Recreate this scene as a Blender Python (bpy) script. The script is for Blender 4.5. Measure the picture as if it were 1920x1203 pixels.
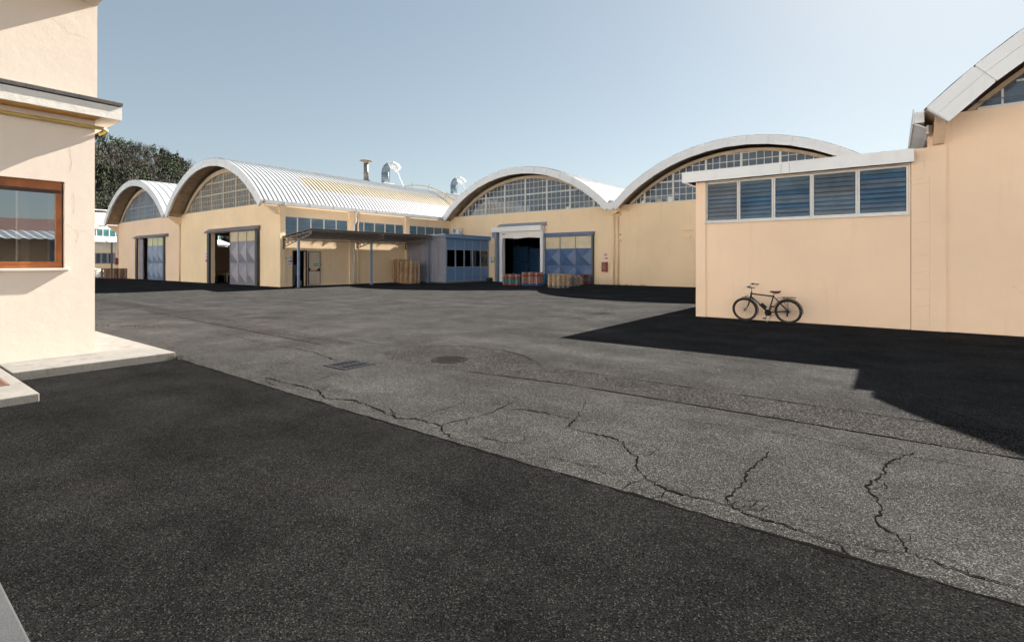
import bpy, bmesh, math, random
from math import sin, cos, pi, sqrt, radians, atan2, asin
from mathutils import Vector, Matrix
random.seed(7)
scene = bpy.context.scene
col = scene.collection
for o in list(bpy.data.objects):
    bpy.data.objects.remove(o)

# ------------------------------------------------------------------ camera
CAMH, F, HY, YAW = 1.72, 950.0, 491.0, radians(36.9)
SN, CS = sin(YAW), cos(YAW)
cam_d = bpy.data.cameras.new('camera'); cam = bpy.data.objects.new('camera', cam_d); col.objects.link(cam)
cam.location = (0, 0, CAMH); cam.rotation_euler = (pi/2, 0, YAW)
cam_d.sensor_width = 36; cam_d.lens = F/1920*36; cam_d.shift_y = -(601.5-HY)/1920
cam_d.clip_start = 0.1; cam_d.clip_end = 9000
scene.camera = cam

# ------------------------------------------------------------------ world, sun, exposure
SUNV = Vector((0.155, 1.38, 1.0)).normalized()           # towards the sun
w = bpy.data.worlds.new('World'); scene.world = w; w.use_nodes = True
nt = w.node_tree; nt.nodes.clear()
sky = nt.nodes.new('ShaderNodeTexSky'); sky.sky_type = 'NISHITA'; sky.sun_disc = False
sky.sun_elevation = asin(SUNV.z); sky.sun_rotation = atan2(SUNV.x, SUNV.y)
sky.air_density = 1.0; sky.dust_density = 0.5; sky.ozone_density = 1.0; sky.altitude = 250
bg = nt.nodes.new('ShaderNodeBackground'); bg.inputs[1].default_value = 0.0505
wo = nt.nodes.new('ShaderNodeOutputWorld')
hs = nt.nodes.new('ShaderNodeHueSaturation'); hs.inputs['Saturation'].default_value = 0.88
gm = nt.nodes.new('ShaderNodeGamma'); gm.inputs[1].default_value = 0.60            # compresses sky brightness, sun glow included, over the whole dome
nt.links.new(sky.outputs[0], gm.inputs[0]); nt.links.new(gm.outputs[0], hs.inputs['Color']); tn = nt.nodes.new('ShaderNodeMix'); tn.data_type = 'RGBA'; tn.blend_type = 'MULTIPLY'; tn.inputs[0].default_value = 1; tn.inputs[7].default_value = (.965, 1.0, .965, 1)
nt.links.new(hs.outputs[0], tn.inputs[6]); nt.links.new(tn.outputs[2], bg.inputs[0]); nt.links.new(bg.outputs[0], wo.inputs[0])
sl = bpy.data.lights.new('sun', 'SUN'); sl.energy = 5.0; sl.angle = radians(0.53); sl.color = (1.0, 0.95, 0.87)
so = bpy.data.objects.new('sun', sl); col.objects.link(so); so.location = (20, 60, 60)
so.rotation_euler = (-SUNV).to_track_quat('-Z', 'Y').to_euler()
scene.view_settings.view_transform = 'Standard'; scene.view_settings.look = 'None'
scene.view_settings.gamma = 1.0; scene.view_settings.use_curve_mapping = False
scene.view_settings.exposure = 2.3

# ------------------------------------------------------------------ photo pixel -> place
def ray(px, py):
    a = (px-960)/F; b = (HY-py)/F
    return (-SN+a*CS, CS+a*SN, b)
def onY(px, py, Y):
    d = ray(px, py); t = Y/d[1]; return d[0]*t, CAMH+d[2]*t
def onX(px, py, X):
    d = ray(px, py); t = X/d[0]; return d[1]*t, CAMH+d[2]*t
def onG(px, py, z=0.0):
    d = ray(px, py); t = (z-CAMH)/d[2]; return d[0]*t, d[1]*t
def camxy(lat, dep): return lat*CS-dep*SN, lat*SN+dep*CS

# ------------------------------------------------------------------ materials
def lin(h):
    h = h.lstrip('#'); r = [int(h[i:i+2], 16)/255 for i in (0, 2, 4)]
    return tuple(c/12.92 if c <= .04045 else ((c+.055)/1.055)**2.4 for c in r)
MATS = {}
def nodes(name):
    m = bpy.data.materials.new(name); m.use_nodes = True; n = m.node_tree
    return m, n, n.nodes['Principled BSDF']
def N(n, t, **kw):
    x = n.nodes.new(t)
    for k, v in kw.items(): setattr(x, k, v)
    return x
def noise(n, scale, detail=4, rough=.6, vec=None, dim=None):
    x = N(n, 'ShaderNodeTexNoise'); x.inputs['Scale'].default_value = scale
    x.inputs['Detail'].default_value = detail; x.inputs['Roughness'].default_value = rough
    n.links.new(vec or pos(n), x.inputs['Vector']); return x.outputs['Fac']
def pos(n):
    for x in n.nodes:
        if x.bl_idname == 'ShaderNodeNewGeometry': return x.outputs['Position']
    return N(n, 'ShaderNodeNewGeometry').outputs['Position']
def scaled(n, sx, sy, sz):
    m = N(n, 'ShaderNodeMapping'); m.inputs['Scale'].default_value = (sx, sy, sz)
    n.links.new(pos(n), m.inputs['Vector']); return m.outputs[0]
def ramp(n, fac, stops):
    r = N(n, 'ShaderNodeValToRGB'); e = r.color_ramp.elements
    while len(e) < len(stops): e.new(.5)
    for el, (p, c) in zip(e, stops):
        el.position = p; el.color = (c, c, c, 1) if isinstance(c, (int, float)) else (*c, 1)
    n.links.new(fac, r.inputs[0]); return r.outputs[0]
def mixc(n, fac, a, b, mode='MIX'):
    m = N(n, 'ShaderNodeMix', data_type='RGBA', blend_type=mode)
    for i, v in ((0, fac), (6, a), (7, b)):
        if isinstance(v, (int, float)): m.inputs[i].default_value = v
        elif isinstance(v, tuple): m.inputs[i].default_value = (*v, 1)
        else: n.links.new(v, m.inputs[i])
    return m.outputs[2]
def bump(n, p, h, strength, dist=.01):
    b = N(n, 'ShaderNodeBump'); b.inputs['Strength'].default_value = strength; b.inputs['Distance'].default_value = dist
    n.links.new(h, b.inputs['Height']); n.links.new(b.outputs[0], p.inputs['Normal'])
def paint(name, c, rough=.5, var=.08, scale=3.0, metal=0.0, bmp=0, bscale=60, spec=.5, dirt=None, dirt_amt=.5):
    m, n, p = nodes(name)
    f = noise(n, scale, 5, .6)
    d = tuple(x*(1-var) for x in c); l = tuple(min(1, x*(1+var)) for x in c)
    base = ramp(n, f, [(.3, d), (.7, l)])
    if dirt:
        g = ramp(n, noise(n, 1.0, 6, .7, scaled(n, 2.2, 2.2, .55)), [(.52, 0.0), (.75, dirt_amt)])
        base = mixc(n, g, base, dirt)
    n.links.new(base, p.inputs['Base Color'])
    p.inputs['Roughness'].default_value = rough; p.inputs['Metallic'].default_value = metal
    p.inputs['Specular IOR Level'].default_value = spec
    if bmp: bump(n, p, noise(n, bscale, 3, .6), bmp)
    MATS[name] = m; return m
def stucco(name, c, warm, bstr=.35, streak=.35):
    m, n, p = nodes(name)
    big = noise(n, .35, 4, .55); mid = noise(n, 2.3, 6, .65); fine = noise(n, 70, 3, .7)
    base = ramp(n, big, [(.3, tuple(x*.93 for x in c)), (.7, tuple(min(1, x*1.05) for x in c))])
    base = mixc(n, ramp(n, mid, [(.45, 0.0), (.75, .22)]), base, warm)
    st = ramp(n, noise(n, 1.0, 6, .75, scaled(n, 3.4, 3.4, .22)), [(.56, 0.0), (.78, streak)])
    base = mixc(n, st, base, tuple(x*.72 for x in warm))
    sp = ramp(n, noise(n, 9.0, 4, .8), [(.70, 0.0), (.76, .5)])
    base = mixc(n, sp, base, (.30, .20, .12))
    n.links.new(base, p.inputs['Base Color']); p.inputs['Roughness'].default_value = .9
    p.inputs['Specular IOR Level'].default_value = .2
    h = N(n, 'ShaderNodeMath', operation='ADD'); n.links.new(fine, h.inputs[0])
    mm = N(n, 'ShaderNodeMath', operation='MULTIPLY'); n.links.new(noise(n, 6, 5, .6), mm.inputs[0]); mm.inputs[1].default_value = 2.5
    n.links.new(mm.outputs[0], h.inputs[1]); bump(n, p, h.outputs[0], bstr, .012)
    MATS[name] = m; return m
def asphalt(name, dark, mid, light, stone, patchc, agg=95, bstr=.5, amt=.5, rough=.92, mod=.30):
    m, n, p = nodes(name)
    big = noise(n, .22, 5, .6); med = noise(n, 1.6, 6, .65); fine = noise(n, 85, 3, .75)
    base = ramp(n, big, [(.28, dark), (.5, mid), (.74, light)])
    base = mixc(n, ramp(n, med, [(.42, 0.0), (.7, .55)]), base, patchc)
    lane = noise(n, 1.0, 5, .6, scaled(n, .12, 1.15, 1)); base = mixc(n, ramp(n, lane, [(.36, .6), (.52, 0.0)]), base, tuple(x*.70 for x in dark))
    lane2 = noise(n, 1.0, 4, .55, scaled(n, .09, .8, 2)); base = mixc(n, ramp(n, lane2, [(.54, 0.0), (.70, .6)]), base, tuple(x*1.25 for x in light))
    base = mixc(n, ramp(n, fine, [(.38, .6), (.58, 0.0)]), base, tuple(x*.40 for x in dark))
    v = N(n, 'ShaderNodeTexVoronoi'); v.inputs['Scale'].default_value = agg; n.links.new(pos(n), v.inputs['Vector'])
    sep = N(n, 'ShaderNodeSeparateColor'); n.links.new(v.outputs['Color'], sep.inputs[0])
    chip = ramp(n, sep.outputs[0], [(.55, 0.0), (.66, amt*.6), (.90, amt), (.95, 1.0)])
    base = mixc(n, chip, base, stone)
    pit = ramp(n, sep.outputs[1], [(.0, .8), (.26, .8), (.36, 0.0)])
    base = mixc(n, pit, base, tuple(x*.30 for x in dark))
    v2 = N(n, 'ShaderNodeTexVoronoi'); v2.inputs['Scale'].default_value = agg*.33; n.links.new(pos(n), v2.inputs['Vector'])
    s2 = N(n, 'ShaderNodeSeparateColor'); n.links.new(v2.outputs['Color'], s2.inputs[0])
    rock = N(n, 'ShaderNodeMath', operation='MULTIPLY'); n.links.new(ramp(n, s2.outputs[0], [(.955, 0.0), (.965, .8)]), rock.inputs[0])
    n.links.new(ramp(n, v2.outputs['Distance'], [(.18, 1.0), (.30, 0.0)]), rock.inputs[1])
    base = mixc(n, rock.outputs[0], base, tuple(x*1.15 for x in stone))
    stain = ramp(n, noise(n, .55, 3, .45, scaled(n, 1, 1, 7)), [(.66, 0.0), (.76, .55)]); base = mixc(n, stain, base, tuple(x*.45 for x in dark))
    wear = ramp(n, noise(n, .75, 7, .72), [(.30, 1-mod), (.52, 1.0), (.72, 1+mod)])
    base = mixc(n, 1.0, base, wear, 'MULTIPLY')
    n.links.new(base, p.inputs['Base Color'])
    p.inputs['Roughness'].default_value = rough; p.inputs['Specular IOR Level'].default_value = 0.0
    h = N(n, 'ShaderNodeMath', operation='ADD'); n.links.new(v.outputs['Distance'], h.inputs[0]); n.links.new(fine, h.inputs[1])
    bump(n, p, h.outputs[0], bstr, .01)
    MATS[name] = m; return m
def glass(name, tint, refl, transp=False, rough=.03, gcol=(.9, .95, 1.0), wave=.02):
    m, n, p = nodes(name)
    g = N(n, 'ShaderNodeBsdfGlossy'); g.inputs['Roughness'].default_value = rough; g.inputs['Color'].default_value = (*gcol, 1)
    b = N(n, 'ShaderNodeBump'); b.inputs['Strength'].default_value = wave; b.inputs['Distance'].default_value = .05
    n.links.new(noise(n, 1.3, 2, .5), b.inputs['Height']); n.links.new(b.outputs[0], g.inputs['Normal'])
    mx = N(n, 'ShaderNodeMixShader')
    fr = N(n, 'ShaderNodeFresnel'); fr.inputs['IOR'].default_value = 1.5
    ad = N(n, 'ShaderNodeMath', operation='ADD', use_clamp=True); ad.inputs[1].default_value = refl
    n.links.new(fr.outputs[0], ad.inputs[0]); n.links.new(ad.outputs[0], mx.inputs[0])
    if transp:
        t = N(n, 'ShaderNodeBsdfTransparent'); t.inputs[0].default_value = (*tint, 1); n.links.new(t.outputs[0], mx.inputs[1])
    else:
        p.inputs['Roughness'].default_value = .6
        f = noise(n, .8, 4, .7)
        n.links.new(ramp(n, f, [(.3, tuple(x*.6 for x in tint)), (.7, tuple(x*1.4 for x in tint))]), p.inputs['Base Color'])
        n.links.new(p.outputs[0], mx.inputs[1])
    n.links.new(g.outputs[0], mx.inputs[2]); n.links.new(mx.outputs[0], n.nodes['Material Output'].inputs[0])
    MATS[name] = m; return m

stucco('wall_yellow', (.88, .675, .45), (.84, .60, .37), .3, .45)
stucco('wall_peach', (.85, .635, .465), (.81, .57, .40), .2, .32)
stucco('wall_cream', (.76, .645, .55), (.73, .60, .50), .10, .14)
stucco('wall_bright', (.82, .80, .76), (.79, .75, .70), .2, .15)
stucco('wall_white', (.72, .68, .62), (.62, .58, .52), .3, .4)
asphalt('asphalt_old', (.0285, .0278, .0274), (.0370, .0361, .0356), (.0460, .0448, .0441), (.102, .099, .097), (.0275, .0265, .0257), 150, .35, .46, mod=.34)
asphalt('asphalt_new', (.0092, .0090, .0090), (.0120, .0117, .0117), (.0152, .0148, .0147), (.031, .0302, .0295), (.0088, .0086, .0086), 150, .35, .24, mod=.42)
asphalt('asphalt_patch', (.0225, .0212, .0204), (.0295, .0279, .0269), (.0375, .0355, .0342), (.094, .088, .084), (.0235, .0220, .0210), 100, .45, .55)
paint('concrete', (.145, .136, .125), .9, .18, 2.2, bmp=.3, bscale=45, spec=.2, dirt=(.06, .052, .045), dirt_amt=.8)
paint('concrete_grey', (.042, .043, .045), .9, .12, 3, bmp=.3, bscale=60, spec=.2, dirt=(.045, .042, .04))
asphalt('asphalt_worn', (.034, .0327, .0315), (.041, .0395, .038), (.048, .046, .0445), (.095, .091, .087), (.034, .0325, .031), 110, .3, .5)
paint('crack_dark', (.006, .0055, .005), 1.0, .2, 8, spec=.0)
paint('crack_wall', (.55, .42, .31), 1.0, .3, 8, spec=.0)
paint('crack_moss', (.020, .017, .009), 1.0, .4, 8, spec=.0)
paint('white_metal', (.70, .705, .72), .42, .04, .8, bmp=.02, bscale=4, dirt=(.45, .44, .43), dirt_amt=.25)
paint('roof_metal', (.30, .31, .32), .45, .05, .7, dirt=(.48, .47, .46), dirt_amt=.3)
paint('roof_skylight', (.27, .23, .165), .5, .10, 1.2, dirt=(.21, .16, .10), dirt_amt=.5)
paint('gutter_metal', (.62, .64, .66), .4, .05, 1.5, dirt=(.40, .39, .37), dirt_amt=.4)
paint('wood_soffit', (.40, .29, .195), .8, .22, 2.5, bmp=.2, bscale=30, dirt=(.22, .15, .10), dirt_amt=.6)
paint('rib_beige', (.50, .40, .29), .8, .12, 2, dirt=(.25, .17, .10), dirt_amt=.5)
paint('frame_white', (.62, .61, .58), .6, .08, 4, dirt=(.38, .34, .28), dirt_amt=.4)
paint('frame_beige', (.47, .41, .33), .7, .1, 4, dirt=(.28, .2, .13), dirt_amt=.5)
paint('frame_blue', (.27, .34, .42), .6, .1, 4, dirt=(.2, .2, .2), dirt_amt=.4)
paint('aluminium', (.42, .42, .42), .4, .08, 5, metal=.3, dirt=(.3, .3, .3), dirt_amt=.3)
paint('steel_dark', (.045, .047, .055), .5, .15, 4, dirt=(.07, .05, .04), dirt_amt=.5)
paint('steel_purple', (.16, .15, .19), .45, .12, 3, dirt=(.12, .10, .10), dirt_amt=.5)
paint('door_blue', (.055, .105, .22), .4, .18, 1.6, dirt=(.14, .12, .16), dirt_amt=.6)
paint('door_grey', (.21, .20, .245), .38, .12, 1.6, dirt=(.26, .21, .17), dirt_amt=.5)
paint('door_two_tone', (.16, .22, .34), .38, .25, 1.0, dirt=(.35, .33, .30), dirt_amt=.7)
paint('annex_blue', (.12, .225, .40), .45, .10, 2, dirt=(.19, .22, .30), dirt_amt=.5)
paint('annex_grey', (.29, .275, .32), .5, .08, 2, dirt=(.24, .22, .24), dirt_amt=.4)
paint('annex_trim', (.24, .29, .38), .45, .1, 3, dirt=(.2, .2, .25), dirt_amt=.4)
paint('post_blue', (.19, .26, .38), .45, .15, 3, dirt=(.3, .3, .33), dirt_amt=.5)
paint('frosted_pane', (.55, .45, .28), .35, .12, 3, dirt=(.40, .30, .18), dirt_amt=.5)
paint('frosted_green', (.50, .49, .26), .35, .12, 3)
paint('galvanised', (.17, .215, .255), .45, .12, 2, metal=.2, dirt=(.22, .22, .22), dirt_amt=.5)
paint('flue_metal', (.17, .165, .155), .45, .2, 3, metal=.3, dirt=(.18, .15, .12), dirt_amt=.6)
paint('cap_rust', (.23, .17, .085), .6, .25, 5, dirt=(.25, .22, .17), dirt_amt=.5)
paint('yellow_pipe', (.62, .42, .06), .5, .12, 3)
paint('yellow_pale', (.42, .30, .09), .5, .12, 3)
paint('slate', (.065, .058, .055), .7, .2, 3, bmp=.2, bscale=30, dirt=(.14, .12, .10), dirt_amt=.5)
paint('soffit_warm_bounce', (.55, .30, .10), .9, .1, 2, spec=.1)  # warm light bounced into the shaded soffit, put into its colour
paint('wood_frame', (.34, .115, .035), .45, .3, 3, bmp=.1, bscale=25, dirt=(.16, .05, .02), dirt_amt=.6)
paint('wood_dark', (.06, .035, .025), .7, .3, 6)
paint('sill_stone', (.62, .54, .46), .7, .1, 3)
paint('cast_iron', (.019, .0178, .0178), .85, .25, 14, spec=.0, bmp=.2, bscale=60)
paint('grate_steel', (.026, .027, .030), .85, .2, 14, spec=.0, bmp=.2, bscale=60)
paint('rusty_iron', (.10, .045, .028), .8, .35, 16, bmp=.3, bscale=60)
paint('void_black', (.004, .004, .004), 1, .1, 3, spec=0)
paint('pallet_beige', (.46, .33, .21), .85, .25, 5)
paint('pallet_orange', (.43, .27, .165), .85, .22, 5)
paint('pallet_brown', (.20, .12, .075), .85, .3, 5)
paint('pallet_red', (.27, .06, .055), .7, .25, 5)
paint('pallet_pink', (.33, .19, .16), .75, .25, 5)
paint('pallet_green', (.05, .19, .12), .7, .25, 5)
paint('pallet_teal', (.05, .18, .27), .7, .25, 5)
paint('pallet_blue', (.04, .12, .27), .7, .25, 5)
paint('pallet_grey', (.22, .20, .18), .85, .25, 5)
paint('hydrant_red', (.22, .035, .03), .45, .15, 4)
paint('sign_white', (.70, .70, .70), .4, .03, 5)
paint('sign_blue', (.04, .20, .52), .4, .05, 5)
paint('sign_yellow', (.70, .45, .02), .4, .05, 5)
paint('sign_red', (.50, .05, .05), .4, .05, 5)
paint('sign_green', (.03, .30, .12), .4, .05, 5)
paint('sign_black', (.012, .012, .012), .4, .05, 5)
paint('door_cream', (.60, .50, .40), .5, .06, 3, dirt=(.30, .22, .16), dirt_amt=.45)
paint('curtain_white', (.80, .74, .69), .55, .05, 2, bmp=.1, bscale=4)
paint('plastic_white', (.80, .79, .76), .4, .04, 4)
paint('plastic_grey', (.30, .31, .33), .5, .1, 4)
paint('machine_blue', (.014, .055, .13), .45, .15, 2)
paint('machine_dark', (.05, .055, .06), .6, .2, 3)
paint('box_paper', (.55, .46, .34), .8, .1, 4)
paint('sack_white', (.66, .66, .52), .75, .1, 4, bmp=.3, bscale=6)
paint('band_green', (.06, .17, .17), .3, .2, 4)
paint('canopy_sheet', (.22, .19, .17), .6, .15, 2)
paint('truss_steel', (.22, .20, .20), .5, .2, 4, dirt=(.18, .10, .06), dirt_amt=.6)
paint('bike_black', (.008, .008, .009), .28, .1, 9)
paint('rubber', (.012, .011, .011), .75, .2, 30)
paint('rubber_brown', (.022, .013, .011), .7, .2, 30)
paint('chrome', (.65, .66, .68), .18, .05, 20, metal=1.0)
paint('leather_brown', (.095, .032, .018), .45, .2, 20)
paint('grip_brown', (.17, .055, .02), .5, .2, 20)
paint('decal_white', (.55, .62, .68), .4, .1, 40)
paint('bark', (.035, .029, .024), .95, .3, 2)
paint('twig_brown', (.070, .056, .044), .95, .35, .05)
paint('twig_grey', (.080, .072, .060), .95, .35, .05)
paint('leaf_green', (.034, .050, .018), .9, .35, .05)
paint('leaf_dark', (.019, .026, .012), .9, .35, .05)
paint('leaf_pale', (.062, .065, .034), .9, .3, .05)
paint('leaf_ivy', (.006, .009, .006), .9, .3, .05)
paint('hill_soil', (.022, .020, .014), 1.0, .35, .06)
paint('weed_green', (.03, .036, .014), .9, .3, 9)
paint('tile_brown', (.10, .052, .040), .85, .3, 2)
paint('mountain_haze_blue', (.16, .22, .31), 1.0, .1, .002)  # blue of distant haze put into the base colour
paint('curtain_beige', (.50, .42, .36), .8, .06, 3)
paint('wire_grey', (.12, .15, .19), .5, .1, 4)
paint('clear_coat_grey', (.5, .5, .52), .3, .05, 4)
glass('pane_blue', (.022, .035, .060), .05)
glass('pane_grey', (.068, .060, .053), .0, rough=.4)
glass('pane_grey2', (.095, .085, .074), .0, rough=.4)
glass('pane_smoke', (.05, .052, .055), .03, rough=.08)
glass('louvre_blue', (.085, .130, .185), .06, rough=.14)
glass('louvre_grey', (.13, .15, .175), .06, rough=.2)
glass('louvre_mid', (.10, .145, .195), .06, rough=.16)
glass('louvre_deep', (.045, .105, .185), .07, rough=.10)
glass('louvre_teal', (.065, .13, .17), .05, rough=.15)
glass('office_glass', (.55, .6, .62), .34, True, .004, wave=.006)
glass('annex_glass', (.75, .8, .85), .08, True, .02)
M = MATS

# ------------------------------------------------------------------ mesh helpers
ORIGIN = {}
class MB:
    def __init__(s): s.v = []; s.f = []; s.mi = []
    def add(s, vs, fs, mi=0):
        k = len(s.v); s.v += [tuple(v) for v in vs]; s.f += [tuple(i+k for i in f) for f in fs]; s.mi += [mi]*len(fs); return s
    def box(s, x0, x1, y0, y1, z0, z1, mi=0):
        vs = [(x, y, z) for z in (z0, z1) for y in (y0, y1) for x in (x0, x1)]
        return s.add(vs, [(0, 2, 3, 1), (4, 5, 7, 6), (0, 1, 5, 4), (2, 6, 7, 3), (0, 4, 6, 2), (1, 3, 7, 5)], mi)
    def prism(s, poly, axis, a, b, mi=0):
        # poly in the two other axes; axis 'x','y','z'
        n = len(poly)
        def P(p, t): return (t, p[0], p[1]) if axis == 'x' else (p[0], t, p[1]) if axis == 'y' else (p[0], p[1], t)
        vs = [P(p, a) for p in poly]+[P(p, b) for p in poly]
        fs = [tuple(range(n))[::-1], tuple(range(n, 2*n))]+[(i, (i+1) % n, (i+1) % n+n, i+n) for i in range(n)]
        return s.add(vs, fs, mi)
    def tube(s, pts, r, n=8, cap=True, mi=0):
        pts = [Vector(p) for p in pts]; rr = r if isinstance(r, (list, tuple)) else [r]*len(pts)
        rings = []; up = None
        for i, p in enumerate(pts):
            d = (pts[min(i+1, len(pts)-1)]-pts[max(i-1, 0)])
            d = d.normalized() if d.length > 1e-9 else Vector((0, 0, 1))
            if up is None: up = Vector((0, 0, 1)) if abs(d.z) < .9 else Vector((1, 0, 0))
            a = d.cross(up)
            if a.length < 1e-6: a = d.cross(Vector((0, 1, 0)))
            a.normalize(); b = a.cross(d).normalized(); up = b
            rings.append([p+(a*cos(2*pi*k/n)+b*sin(2*pi*k/n))*rr[i] for k in range(n)])
        vs = [v for rg in rings for v in rg]; fs = []
        for i in range(len(rings)-1):
            for k in range(n):
                fs.append((i*n+k, i*n+(k+1) % n, (i+1)*n+(k+1) % n, (i+1)*n+k))
        if cap: fs += [tuple(range(n))[::-1], tuple(range((len(rings)-1)*n, len(rings)*n))]
        return s.add(vs, fs, mi)
    def bar(s, a, b, wd, hg, mi=0):
        a = Vector(a); b = Vector(b); d = (b-a).normalized()
        u = Vector((0, 0, 1)) if abs(d.z) < .95 else Vector((1, 0, 0))
        r = d.cross(u).normalized()*wd/2; t = r.cross(d).normalized()*hg/2
        vs = [p+sx*r+sz*t for p in (a, b) for sx, sz in ((-1, -1), (1, -1), (1, 1), (-1, 1))]
        return s.add(vs, [(3, 2, 1, 0), (4, 5, 6, 7), (0, 1, 5, 4), (1, 2, 6, 5), (2, 3, 7, 6), (3, 0, 4, 7)], mi)
    def lathe(s, prof, c, n=16, axis='z', mi=0):
        vs = []; m = len(prof)
        for k in range(n):
            a = 2*pi*k/n
            for r, h in prof:
                p = (r*cos(a), r*sin(a), h) if axis == 'z' else (r*cos(a), h, r*sin(a)) if axis == 'y' else (h, r*cos(a), r*sin(a))
                vs.append((p[0]+c[0], p[1]+c[1], p[2]+c[2]))
        fs = [(k*m+j, ((k+1) % n)*m+j, ((k+1) % n)*m+j+1, k*m+j+1) for k in range(n) for j in range(m-1)]
        return s.add(vs, fs, mi)
    def build(s, name, mat, parent=None, smooth=False, origin=None, bevel=0, recalc=True):
        xs = list(zip(*s.v))
        if origin is None: origin = ((min(xs[0])+max(xs[0]))/2, (min(xs[1])+max(xs[1]))/2, min(xs[2]))
        me = bpy.data.meshes.new(name)
        me.from_pydata([(a-origin[0], b-origin[1], c-origin[2]) for a, b, c in s.v], [], s.f)
        for m in (mat if isinstance(mat, (list, tuple)) else [mat]): me.materials.append(M[m])
        me.polygons.foreach_set('material_index', s.mi)
        if recalc:
            bm = bmesh.new(); bm.from_mesh(me); bmesh.ops.recalc_face_normals(bm, faces=bm.faces)
            bm.to_mesh(me); bm.free()
        if smooth: me.polygons.foreach_set('use_smooth', [True]*len(me.polygons))
        me.update()
        o = bpy.data.objects.new(name, me); col.objects.link(o)
        ORIGIN[o.name] = Vector(origin)
        if parent is not None: o.parent = parent; o.location = Vector(origin)-ORIGIN[parent.name]
        else: o.location = origin
        if bevel:
            b = o.modifiers.new('bevel', 'BEVEL'); b.width = bevel; b.segments = 2; b.limit_method = 'ANGLE'
        return o
def tag(o, label=None, cat=None, group=None, kind=None):
    for k, v in (('label', label), ('category', cat), ('group', group), ('kind', kind)):
        if v: o[k] = v
    return o
def thing(name, label, cat, loc, group=None):
    o = bpy.data.objects.new(name, None); o.empty_display_size = .2; col.objects.link(o); o.location = loc
    ORIGIN[o.name] = Vector(loc); return tag(o, label, cat, group)
def wall(mb, axis, c0, c1, u0, u1, z0, z1, holes=()):
    """solid slab between planes c0..c1 of an axis, with rectangular openings (u0,u1,z0,z1)"""
    us = sorted({u0, u1, *[h[0] for h in holes], *[h[1] for h in holes]})
    zs = sorted({z0, z1, *[h[2] for h in holes], *[h[3] for h in holes]})
    def solid(i, j):
        if i < 0 or j < 0 or i >= len(us)-1 or j >= len(zs)-1: return False
        u = (us[i]+us[i+1])/2; z = (zs[j]+zs[j+1])/2
        return not any(h[0] < u < h[1] and h[2] < z < h[3] for h in holes)
    P = (lambda u, c, z: (u, c, z)) if axis == 'y' else (lambda u, c, z: (c, u, z))
    for i in range(len(us)-1):
        for j in range(len(zs)-1):
            if not solid(i, j): continue
            a, b, e, f = us[i], us[i+1], zs[j], zs[j+1]
            for c in (c0, c1): mb.add([P(a, c, e), P(b, c, e), P(b, c, f), P(a, c, f)], [(0, 1, 2, 3)])
            for di, dj, q in ((-1, 0, ((a, e), (a, f))), (1, 0, ((b, e), (b, f))), (0, -1, ((a, e), (b, e))), (0, 1, ((a, f), (b, f)))):
                if not solid(i+di, j+dj):
                    (p, r), (p2, r2) = q
                    mb.add([P(p, c0, r), P(p2, c0, r2), P(p2, c1, r2), P(p, c1, r)], [(0, 1, 2, 3)])
    # weld
    key = {}; vs = []; mp = []
    for v in mb.v:
        k = tuple(round(t, 5) for t in v)
        if k not in key: key[k] = len(vs); vs.append(v)
        mp.append(key[k])
    mb.v = vs; mb.f = [tuple(mp[i] for i in f) for f in mb.f]
    return mb
def jitter_line(pts, amp, step, rnd):
    out = []
    for (x0, y0), (x1, y1) in zip(pts, pts[1:]):
        L = math.hypot(x1-x0, y1-y0); n = max(1, int(L/step))
        for k in range(n):
            t = k/n; out.append((x0+(x1-x0)*t+(rnd.uniform(-amp, amp) if k else 0), y0+(y1-y0)*t+(rnd.uniform(-amp, amp) if k else 0)))
    out.append(pts[-1]); return out
def ribbon(mb, pts, w0, z, rnd):
    L = []; n = len(pts)
    for i, (x, y) in enumerate(pts):
        ax, ay = pts[max(i-1, 0)]; bx, by = pts[min(i+1, n-1)]
        dx, dy = bx-ax, by-ay; l = math.hypot(dx, dy) or 1
        e = min(1, .35+min(i, n-1-i)*.25)
        wv = w0*rnd.uniform(.45, 1.15)*e*(.85+.30*sin(i*.37+w0*900))
        L.append(((x-dy/l*wv/2, y+dx/l*wv/2, z), (x+dy/l*wv/2, y-dx/l*wv/2, z)))
    vs = [v for p in L for v in p]
    mb.add(vs, [(2*i, 2*i+1, 2*i+3, 2*i+2) for i in range(n-1)])

# ================================================================== THE GROUND
rnd = random.Random(3)
ground = MB(); g = 1600
ground.add([(-g, -g, 0), (g, -g, 0), (g, g, 0), (-g, g, 0)], [(0, 1, 2, 3)])
yard = tag(ground.build('asphalt_yard', 'asphalt_old', origin=(0, 0, 0)), kind='structure')
# newer, darker asphalt on the near side of a saw-cut joint
YJ = 3.55
edge = jitter_line([(-10.1, YJ+.08), (-6, YJ), (-3, YJ-.03), (.5, YJ), (6, YJ+.02), (40, YJ)], .008, .12, rnd)
poly = [(40, -40, .004), (-60, -40, .004), (-60, 1.5, .004), (-10.1, 1.5, .004)]+[(x, y, .004) for x, y in edge]
mb = MB(); mb.add(poly, [tuple(range(len(poly)))])
tag(mb.build('asphalt_resurfacing', 'asphalt_new', origin=(-3, -10, .004)), kind='structure')
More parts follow.
